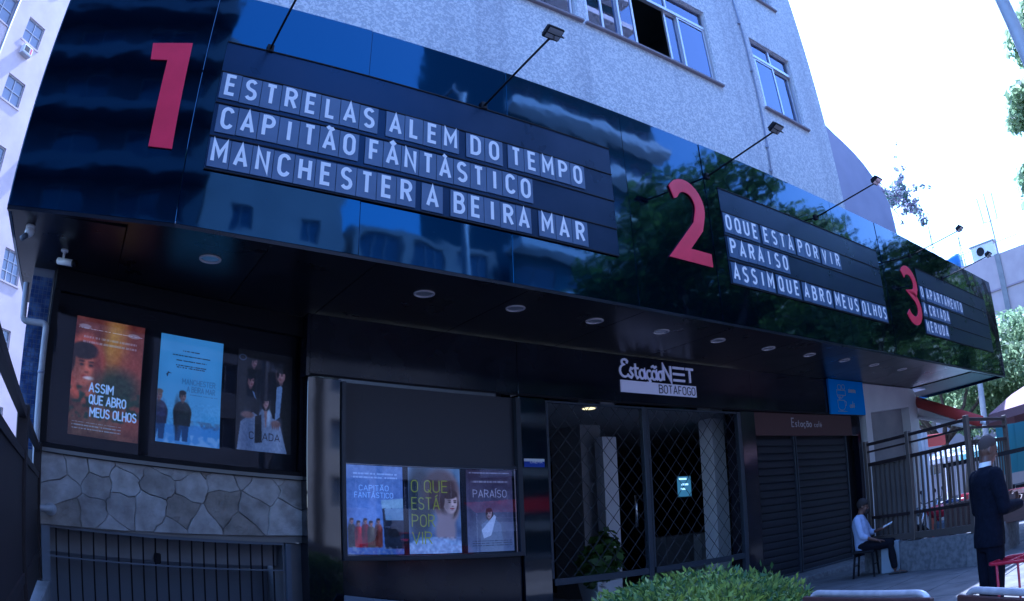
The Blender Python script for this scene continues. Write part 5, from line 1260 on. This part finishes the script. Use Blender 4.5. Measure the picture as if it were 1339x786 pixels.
for i, (px_, D_) in enumerate([(1306, 20.5), (1325, 19), (1244, 22)]):
    q = onD(px_, 620, D_); cafe_table(['small white cafe table under the turquoise parasol', 'small white cafe table right of the turquoise parasol', 'small white cafe table behind the fence bars'][i], (q.x, q.y, 0))
    for k in range(3):
        a = k*2.1+i; cafe_chair(['dark cafe chair by the turquoise parasol table', 'dark cafe chair at the rightmost plaza table', 'red cafe chair at the table behind the fence bars'][i]+[', nearest', ', left side', ', right side'][k], (q.x+.7*math.cos(a), q.y+.7*math.sin(a), 0), a-PI/2, M['matte'] if i < 2 else M['redpaint'])
# motorcycles behind the bars
def ringwheel(r_, w_, n=20):
    mb = MB(); m_ = 8; v = []; f = []
    for i in range(n):
        a = 2*PI*i/n
        for j in range(m_):
            b = 2*PI*j/m_; R_ = r_+w_*math.cos(b); v.append((R_*math.cos(a), w_*math.sin(b), R_*math.sin(a)))
    for i in range(n):
        for j in range(m_): f.append((i*m_+j, i*m_+(j+1) % m_, ((i+1) % n)*m_+(j+1) % m_, ((i+1) % n)*m_+j))
    return mb.add(v, f)
def motorcycle(label, loc, rz, m_):
    t = thing('motorcycle', label, 'motorcycle', loc, rz, 'motorcycles parked behind the fence')
    for x in (-.62, .62):
        w_ = ringwheel(.27, .05).build('wheel', M['matte'], t, True, (x, 0, .32)); h_ = MB().tube([(0,-.03,0),(0,.03,0)], .06, 10)
        for k in range(6): a = k*PI/3; h_.tube([(0,0,0),(.24*math.cos(a),0,.24*math.sin(a))], .008, 4)
        h_.build('rim', M['chrome'], w_)
    MB().ball((.12,0,.80), .27, .13, .13).build('fuel_tank', m_, t, True); MB().box(-.55,-.08,-.12,.12,.76,.84,.03).build('seat', M['matte'], t)
    MB().tube([(.62,0,.32),(.42,0,.95)], .03, 8).build('fork', M['chrome'], t, True); MB().tube([(.38,-.34,1.02),(.44,0,.98),(.38,.34,1.02)], .014, 6).build('handlebar', M['chrome'], t, True)
    MB().ball((.55,0,.86), .09, .09, .09).build('headlight', M['lens'], t, True); MB().box(-.18,.22,-.12,.12,.30,.62,.04).build('engine', M['greybar'], t); MB().tube([(-.1,.14,.3),(-.7,.16,.36)], .035, 8).build('exhaust', M['chrome'], t, True)
    MB().tube([(-.62,0,.32),(-.1,0,.45),(.4,0,.85)], .03, 6).build('frame', m_, t); MB().ball((-.68,0,.66), .16, .07, .05).build('rear_fender', m_, t, True)
    for s2 in (-1, 1): MB().tube([(.36,s2*.28,1.02),(.34,s2*.32,1.18)], .008, 5).ball((.34,s2*.33,1.2), .02, .06, .04, 8, 6).build('mirror', M['matte'], t)
q = onD(1236, 680, 14.0); motorcycle('red motorcycle parked behind the fence bars, nearer one', (q.x, q.y, 0), 2.4, M['redpaint'])
q = onD(1250, 668, 16.5); motorcycle('dark blue motorcycle parked behind the fence bars, farther one', (q.x, q.y, 0), 2.1, mat('dark blue paint', (.02,.03,.12), .3, coat=.5))
# parked cars across the road, mirrored in the lower glass
def car(label, loc, rz, m_):
    t = thing('parked_car', label, 'car', loc, rz, 'cars parked across the street')
    pr = [(-2.1,.35),(2.1,.35),(2.12,.62),(1.95,.82),(1.05,.93),(.45,1.38),(-.95,1.42),(-1.65,1.0),(-2.1,.92)]
    v = [(x, -.84*(1 if z < 1 else .86), z) for x, z in pr]+[(x, .84*(1 if z < 1 else .86), z) for x, z in pr]; n = len(pr)
    MB().add(v, [tuple(range(n-1,-1,-1)), tuple(range(n, 2*n))]+[(i, (i+1) % n, (i+1) % n+n, i+n) for i in range(n)]).build('body', m_, t)
    for s2 in (-1, 1):
        MB().add([(.95,s2*.80,.98),(.42,s2*.745,1.33),(-.9,s2*.745,1.36),(-1.45,s2*.80,1.02)], [(0,1,2,3) if s2 > 0 else (3,2,1,0)]).build('side_window', M['winglass'], t).location.y = s2*.012
        for x in (-1.3, 1.3): w_ = ringwheel(.24, .09).build('tyre', M['matte'], t, True, (x, s2*.76, .31)); MB().tube([(0,-.05,0),(0,.05,0)], .19, 14).build('rim', M['chrome'], w_)
        MB().box(2.08,2.13,s2*.62-.16,s2*.62+.16,.60,.74,.02).build('headlight', M['lens'], t)
    MB().add([(1.08,-.70,.96),(1.08,.70,.96),(.50,.64,1.36),(.50,-.64,1.36)], [(0,1,2,3)]).build('windscreen', M['winglass'], t).location.x = .02
for i, (x, m_, l_) in enumerate([(-4, M['whitepaint'], 'white car parked across the street, leftmost'), (1.5, mat('silver car paint', (.45,.46,.5), .25, metal=.6, coat=1), 'silver car parked across the street'), (7.5, mat('dark car paint', (.02,.02,.03), .2, coat=1), 'black car parked across the street'), (13, M['redpaint'], 'red car parked across the street')]):
    car(l_, (x, -11.6, -.15), 0, m_)
# red shop awning across the street (the red band in the glass)
ra = thing('shop_awning', 'long red shop awning across the street', 'awning', (0, -16.4, 0))
MB().add([(18.6,0,2.2),(25,0,2.2),(25,-1.2,3.1),(18.6,-1.2,2.75)], [(0,1,2,3)]).build('cloth', mat('bright red awning cloth', (.75,.03,.05), .6), ra)
for x in (18.7, 24.9): MB().tube([(x,-.05,0),(x,-.05,2.2)], .03, 6).build('leg', M['whitepaint'], ra)

# ================================================================== PEOPLE
M['skin'] = mat('dark brown skin', (.13,.065,.045), .5, col2=(.10,.05,.035), nscale=6)
M['suit'] = mat('navy suit cloth', (.004,.005,.012), .95, .15, col2=(.006,.007,.016), nscale=30, bump=.03, bscale=7)
M['darkcloth'] = mat('dark trousers cloth', (.005,.005,.010), .9, .2, bump=.02, bscale=8)
M['shirt'] = mat('pale blue shirt', (.36,.41,.60), .8, bump=.03, bscale=8)
M['collar'] = mat('white collar cloth', (.75,.75,.78), .7)
M['hair'] = mat('short black hair', (.018,.013,.014), .8, bump=.004, bscale=90)
M['leather'] = mat('black leather', (.012,.012,.014), .35)
def remesh(o, vox, sm=4):
    m_ = o.modifiers.new('union', 'REMESH'); m_.mode = 'VOXEL'; m_.voxel_size = vox; m_.use_smooth_shade = True
    s_ = o.modifiers.new('soft', 'SMOOTH'); s_.factor = .5; s_.iterations = sm; return o
def limb(mb, pts, rs_):
    P_ = [Vector(p) for p in pts]; mb.tube(P_, list(rs_), 12)
    for p, r_ in zip(P_, rs_): mb.ball(p, r_*.99, n=12, m=8)
def hand(mb, wrist, d, palm_n, s=1., curl=.5):
    """palm and five separate curled fingers; d: pointing direction, palm_n: palm normal (towards where fingers curl)"""
    wv = Vector(wrist); d = Vector(d).normalized(); pn = Vector(palm_n); pn = (pn-d*pn.dot(d)).normalized(); sd_ = d.cross(pn)
    c = wv+d*.045*s
    ring = [(wv, sd_*.022*s, pn*.015*s), (wv+d*.03*s, sd_*.034*s, pn*.015*s), (wv+d*.075*s, sd_*.040*s, pn*.013*s), (wv+d*.088*s, sd_*.036*s, pn*.010*s)]
    mb.loft(ring)
    for k, L_ in enumerate((.060, .070, .066, .052)):
        o_ = wv+d*.082*s+sd_*(-.030+.020*k)*s; a = curl*.5
        p1 = o_+(d*math.cos(a)+pn*math.sin(a))*L_*.42*s; a += curl*.9
        p2 = p1+(d*math.cos(a)+pn*math.sin(a))*L_*.33*s; a += curl*.7
        p3 = p2+(d*math.cos(a)+pn*math.sin(a))*L_*.27*s
        limb(mb, [o_, p1, p2, p3], [.0095*s, .009*s, .008*s, .007*s])
    b_ = wv+d*.03*s-sd_*.032*s; p1 = b_+(-sd_*.7+d*.7+pn*.4).normalized()*.035*s; p2 = p1+(d*.8+pn*.6).normalized()*.03*s
    limb(mb, [b_, p1, p2], [.012*s, .0105*s, .0085*s])
def head(mb, c, s=1., yaw=0., tilt=0.):
    """skull, jaw, nose, ears; local facing +x then yawed; c: centre of the head"""
    h = MB(); h.ball((-.01,0,.02), .095, .075, .10, 16, 12); h.ball((.02,0,-.045), .070, .058, .070, 14, 10); h.ball((.035,0,-.085), .045, .040, .035, 12, 8)
    h.ball((.075,0,.012), .018, .052, .012, 10, 6); h.loft([((.085,0,.008), (.0,.008,0), (.008,0,0)), ((.104,0,-.022), (0,.015,0), (.014,0,0)), ((.088,0,-.034), (0,.014,0), (.010,0,0))])
    h.ball((.078,0,-.060), .015, .026, .009, 10, 6); h.ball((.076,0,-.073), .013, .022, .008, 10, 6); h.ball((.062,0,-.100), .018, .020, .014, 10, 6)
    for q in (-1, 1):
        h.ball((-.012,q*.076,-.012), .018, .009, .032, 10, 8); h.ball((.045,q*.045,-.028), .03, .02, .026, 10, 6)
    cy, sy, ct, st_ = math.cos(yaw), math.sin(yaw), math.cos(tilt), math.sin(tilt); out_ = []
    for x, y, z in h.v:
        x, z = x*ct+z*st_, -x*st_+z*ct
        x, y = x*cy-y*sy, x*sy+y*cy; out_.append((c[0]+x*s, c[1]+y*s, c[2]+z*s))
    mb.add(out_, h.f)
M['stubble'] = mat('cropped greying hair', (.055,.038,.034), .85)
def head_extras(t, c, s, yaw, tilt, hairdo, hm_=None):
    piv = bpy.data.objects
    def tr_(pts):
        cy, sy, ct, st_ = math.cos(yaw), math.sin(yaw), math.cos(tilt), math.sin(tilt); o = []
        for x, y, z in pts:
            x, z = x*ct+z*st_, -x*st_+z*ct; x, y = x*cy-y*sy, x*sy+y*cy; o.append((c[0]+x*s, c[1]+y*s, c[2]+z*s))
        return o
    hm = MB().ball((-.020,0,.036), .098*hairdo[0], .081*hairdo[0], .100*hairdo[0], 18, 14)
    keep = [i for i, p in enumerate(hm.v)]
    hm.v = [((x if z > .02 or x < .0 else x*.6) , y*(1 if z > -.03 else .9), max(z, -.045+max(0, x)*1.3)) for x, y, z in hm.v]; hm.v = tr_(hm.v); hm.build('hair', hm_ or M['hair'], t, True)
    for q in (-1, 1):
        e = MB().ball((.079,q*.030,.000), .008, .012, .006, 8, 6); e.v = tr_(e.v); e.build('eye', M['hair'], t, True)
        e = MB().ball((.083,q*.031,.020), .006, .018, .004, 8, 6); e.v = tr_(e.v); e.build('eyebrow', M['hair'], t, True)

# --- standing man in a dark suit, seen from behind, reading something in his hands
q = onD(1291, 640, 6.1); H = Vector((q.x, q.y, 0)); k = 1.62/1.76
man = thing('person', 'man in a dark navy suit standing at the right, head bowed over what he holds', 'person', H, math.radians(-38)); man.scale = (k, k, k)
b = MB()
b.loft([((0,0,.90),(.10,0,0),(0,.155,0)), ((0,0,1.0),(.105,0,0),(0,.15,0)), ((.0,0,1.15),(.095,0,0),(0,.135,0)), ((.0,0,1.3),(.105,0,0),(0,.16,0)), ((-.01,0,1.42),(.09,0,0),(0,.17,0)), ((-.01,0,1.48),(.06,0,0),(0,.10,0))])
limb(b, [(-.01,0,1.44),(.015,0,1.56)], [.062,.055])
for s_ in (-1, 1):
    limb(b, [(0,s_*.085,.92),(.02,s_*.09,.5),(.0,s_*.095,.1)], [.085,.058,.042]); b.loft([((-.06,s_*.095,.05),(.05,0,0),(0,.04,.0)),((.02,s_*.10,.04),(.05,0,0),(0,.045,0)),((.14,s_*.11,.03),(.05,0,0),(0,.04,0))])
sh_ = {1: [(-.01,.19,1.41),(.03,.245,1.12),(.30,.12,1.17)], -1: [(-.01,-.19,1.41),(.02,-.25,1.12),(.28,-.14,1.12)]}
for s_ in (-1, 1):
    limb(b, sh_[s_], [.05,.043,.030]); w_ = Vector(sh_[s_][2]); hand(b, w_, (Vector((.45,0,1.20))-w_), (0,-s_,.35), 1., .7)
hc_ = (.045, 0, 1.638); head(b, hc_, 1., math.radians(-8), math.radians(20))
remesh(b.build('body', M['skin'], man, True), .0075, 3)
head_extras(man, hc_, 1., math.radians(-8), math.radians(20), (.953,), M['stubble'])
j = MB()
j.loft([((-.005,0,.80),(.135,0,0),(0,.195,0)), ((-.005,0,.90),(.137,0,0),(0,.195,0)), ((0,0,1.02),(.125,0,0),(0,.175,0)), ((0,0,1.14),(.122,0,0),(0,.17,0)), ((0,0,1.28),(.128,0,0),(0,.19,0)), ((-.015,0,1.38),(.118,0,0),(0,.21,0)), ((-.02,0,1.44),(.095,0,0),(0,.185,0)), ((-.01,0,1.49),(.066,0,0),(0,.09,0)), ((-.005,0,1.505),(.060,0,0),(0,.066,0))])
for s_ in (-1, 1):
    A_, B_, C_ = [Vector(p) for p in sh_[s_]]; limb(j, [A_+Vector((0,-s_*.02,.0)), (A_+B_)/2, B_], [.078,.070,.062]); limb(j, [B_, B_.lerp(C_, .5), B_.lerp(C_, .93)], [.062,.056,.047])
remesh(j.build('jacket', M['suit'], man, True), .011, 3)
tr2 = MB()
tr2.loft([((0,0,1.0),(.11,0,0),(0,.155,0)), ((0,0,.90),(.118,0,0),(0,.165,0)), ((0,0,.80),(.115,0,0),(0,.165,0)), ((0,0,.76),(.10,0,0),(0,.15,0))])
for s_ in (-1, 1): tr2.loft([((0,s_*.085,.86),(.10,0,0),(0,.085,0)), ((.01,s_*.09,.6),(.088,0,0),(0,.078,0)), ((.015,s_*.095,.45),(.075,0,0),(0,.07,0)), ((0,s_*.10,.2),(.068,0,0),(0,.064,0)), ((0,s_*.10,.06),(.072,0,0),(0,.064,0))])
remesh(tr2.build('trousers', M['suit'], man, True), .011, 3)
MB().loft([((-.008,0,1.50),(.061,0,0),(0,.066,0)), ((.002,0,1.54),(.058,0,0),(0,.062,0))], False).build('shirt_collar', M['collar'], man, True)
for s_ in (-1, 1):
    MB().loft([((-.08,s_*.10,.035),(.02,0,0),(0,.03,0)), ((-.03,s_*.10,.05),(.05,0,0),(0,.042,0)), ((.06,s_*.105,.045),(.06,0,0),(0,.046,0)), ((.17,s_*.115,.03),(.03,0,0),(0,.035,0))]).build('shoe', M['leather'], man, True)
    A_, C_ = Vector(sh_[s_][1]), Vector(sh_[s_][2]); MB().tube([A_.lerp(C_, .92), A_.lerp(C_, .985)], .041, 14).build('shirt_cuff', M['collar'], man, True)
rzm = math.radians(-38)
bk = thing('folder', 'dark red folder held open in the suited man\'s hands', 'folder', H+Vector((math.cos(rzm)*.50*k, math.sin(rzm)*.50*k, 1.20*k)), rzm)
m_ = MB().box(-.13,.0,-.16,.16,-.006,.0).build('cover', M['redpaint'], bk); m_.rotation_euler = (0, .35, 0); m_ = MB().box(.0,.13,-.16,.16,-.006,.0).build('cover', M['redpaint'], bk); m_.rotation_euler = (0, -.5, 0)
m_ = MB().box(-.12,-.005,-.15,.15,.001,.004).build('page', M['collar'], bk); m_.rotation_euler = (0, .35, 0)

# --- seated man on a low stool beside the shutter
q = onD(1131, 700, 12.1); SP = Vector((q.x, q.y, .0)); rs2 = math.radians(-74)
st2 = thing('stool', 'low dark stool under the sitting man beside the shutter', 'stool', SP, rs2)
MB().box(-.19,.19,-.19,.19,.40,.445,.012).build('seat', M['matte'], st2)
for a in (-1, 1):
    for c in (-1, 1): MB().tube([(a*.15,c*.15,.40),(a*.18,c*.18,0)], .018, 8).build('leg', M['matte'], st2)
    MB().tube([(a*.165,-.16,.2),(a*.165,.16,.2)], .010, 6).build('stretcher', M['matte'], st2)
sit = thing('person', 'man in a pale shirt and dark trousers sitting by the shutter looking at a phone', 'person', SP, rs2)
b = MB()
b.loft([((-.02,0,.46),(.13,0,0),(0,.17,0)), ((-.03,0,.58),(.12,0,0),(0,.15,0)), ((-.06,0,.72),(.11,0,0),(0,.14,0)), ((-.08,0,.88),(.115,0,0),(0,.165,0)), ((-.08,0,.97),(.09,0,0),(0,.17,0)), ((-.07,0,1.02),(.06,0,0),(0,.09,0))])
limb(b, [(-.07,0,.99),(-.035,0,1.10)], [.058,.050])
arm = {1: [(-.08,.19,.95),(.04,.24,.70),(.26,.14,.74)], -1: [(-.08,-.19,.95),(-.0,-.25,.68),(.24,-.17,.585)]}
for s_ in (-1, 1): limb(b, arm[s_], [.046,.038,.027])
hand(b, arm[1][2], (.9,-.3,.25), (0,-.6,.8), 1., .5); hand(b, arm[-1][2], (1,.15,-.15), (0,0,-1), 1., .25)
knee = {1: (.43,.13,.50), -1: (.45,-.12,.50)}; ank = {1: (.36,.12,.09), -1: (.52,-.12,.09)}
for s_ in (-1, 1):
    limb(b, [(.0,s_*.09,.50), knee[s_], ank[s_]], [.088,.058,.038]); a_ = Vector(ank[s_]); b.loft([(a_+Vector((-.06,0,-.055)),(.03,0,0),(0,.032,0)), (a_+Vector((.05,0,-.05)),(.05,0,.01),(0,.042,0)), (a_+Vector((.17,0,-.065)),(.03,0,0),(0,.044,0))])
    for kk in range(5): p = a_+Vector((.17,-.034+.017*kk,-.068)); limb(b, [p, p+Vector((.035-.004*abs(kk-1),0,-.004))], [.010,.008])
hs = (-.005, 0, 1.155); head(b, hs, .98, math.radians(12), math.radians(14)); remesh(b.build('body', M['skin'], sit, True), .0085, 3); head_extras(sit, hs, .98, math.radians(12), math.radians(14), (1.03,))
bd_ = MB().ball((hs[0]+.055, hs[1]+.012, hs[2]-.085), .046, .052, .045, 12, 8).build('beard', M['hair'], sit, True)
j = MB()
j.loft([((-.02,0,.45),(.155,0,0),(0,.19,0)), ((-.03,0,.55),(.15,0,0),(0,.175,0)), ((-.055,0,.70),(.135,0,0),(0,.165,0)), ((-.08,0,.86),(.135,0,0),(0,.185,0)), ((-.085,0,.95),(.11,0,0),(0,.19,0)), ((-.075,0,1.01),(.075,0,0),(0,.11,0)), ((-.068,0,1.03),(.060,0,0),(0,.068,0))])
for s_ in (-1, 1):
    A_, B_, C_ = [Vector(p) for p in arm[s_]]; limb(j, [A_+Vector((0,-s_*.02,0)), (A_+B_)/2, B_], [.068,.062,.056]); limb(j, [B_, B_.lerp(C_, .28)], [.055,.047])
remesh(j.build('shirt', M['shirt'], sit, True), .011, 3)
tr2 = MB(); tr2.ball((-.02,0,.50), .155, .185, .10, 14, 8)
for s_ in (-1, 1): limb(tr2, [(-.02,s_*.09,.505), knee[s_], Vector(knee[s_]).lerp(Vector(ank[s_]), .5), Vector(knee[s_]).lerp(Vector(ank[s_]), .9)], [.105,.078,.068,.058])
remesh(tr2.build('trousers', M['darkcloth'], sit, True), .012, 3)
for s_ in (-1, 1):
    a_ = Vector(ank[s_]); MB().box(a_.x-.10, a_.x+.22, a_.y-.05, a_.y+.05, 0, .022, .008).build('sandal_sole', M['leather'], sit); MB().tube([(a_.x+.09,a_.y-.05,.01),(a_.x+.08,a_.y-.03,.065),(a_.x+.08,a_.y+.03,.065),(a_.x+.09,a_.y+.05,.01)], .012, 6).build('sandal_strap', M['bronze'], sit)
ph_ = Vector((.385,.085,.80)); c, s_ = math.cos(rs2), math.sin(rs2)
ph = MB().box(-.085,.085,-.045,.045,-.004,.004,.002).build('phone', M['collar'], None, False, SP+Vector((ph_.x*c-ph_.y*s_, ph_.x*s_+ph_.y*c, ph_.z))); ph.rotation_euler = (.25, -.35, rs2); tag(ph, 'pale sheet or phone held up by the sitting man', 'phone')

# ================================================================== BENCHES AND RED RACK IN THE FOREGROUND
M['benchtube'] = mat('worn pale painted tube', (.60,.57,.60), .35, .5, .35, col2=(.42,.40,.43), nscale=14)
def bench(label, a, b, zt):
    a, b = Vector(a), Vector(b); L_ = (b-a).length; rz = math.atan2(b.y-a.y, b.x-a.x)
    t = thing('tubular_bench', label, 'bench', (a.x, a.y, 0), rz, 'tube framed benches in the foreground')
    fr_ = bend([(0,0,0),(0,0,zt),(L_,0,zt),(L_,0,0)], .07, 6); MB().tube(fr_, .0135, 12).build('frame', M['benchtube'], t, True)
    for z in (zt-.045, zt-.155, zt-.265): MB().box(-.03, L_+.03, .006, .026, z-.035, z+.030, .004).build('back_slat', M['wood'], t)
    for y in (.08, .19, .30): MB().box(.02, L_-.02, y, y+.09, zt-.47, zt-.445, .004).build('seat_slat', M['wood'], t)
    for x in (.0, L_): MB().tube(bend([(x,.02,zt-.48),(x,.42,zt-.48),(x,.42,0)], .05, 5), .014, 10).build('side_frame', M['chrome'], t, True)
def BZ(px, py, z): p = onZ(px, py, z); return (p.x, p.y)
bench('steel tube bench back with dark slats, left of the two in the foreground', BZ(1216,775,.93), BZ(1060,775,.93), .93)
bench('steel tube bench back with dark slats, at the right edge in the foreground', BZ(1440,776,.93), BZ(1264,771,.93), .93)
rk = thing('red_rack', 'red painted tubular steel rack standing behind the right hand bench', 'rack')
zr = .62
r1, r2 = onZ(1291, 739, zr), onZ(1392, 726, zr); r3 = onZ(1291, 739, zr)+(onZ(1310, 731, zr)-onZ(1291, 739, zr)); u_ = (r2-r1); u_.z = 0; L_ = .75; u_ = u_.normalized()*L_; v_ = Vector((-u_.y, u_.x, 0)).normalized()*.36
pts_ = [r1, r1+u_, r1+u_+v_, r1+v_, r1]
mid_ = [(r1+(r1+v_))/2]
MB().tube(bend([r1+v_*.5, r1, r1+u_, r1+u_+v_, r1+v_, r1+v_*.5], .07, 5), .013, 10).build('top_ring', M['redpaint'], rk, True)
for f_ in (.25, .5, .75): MB().tube([r1+u_*f_, r1+u_*f_+v_], .009, 8).build('cross_bar', M['redpaint'], rk, True)
for f_ in (.33, .66): MB().tube([r1+v_*f_, r1+u_+v_*f_], .009, 8).build('long_bar', M['redpaint'], rk, True)
for a, b in ((.12, 0), (.12, 1), (.9, 0), (.9, 1)):
    p = r1+u_*a+v_*b; MB().tube([p, Vector((p.x+u_.x*.08*(1 if a < .5 else -1), p.y+u_.y*.08*(1 if a < .5 else -1), 0))], .012, 8).build('leg', M['redpaint'], rk, True)
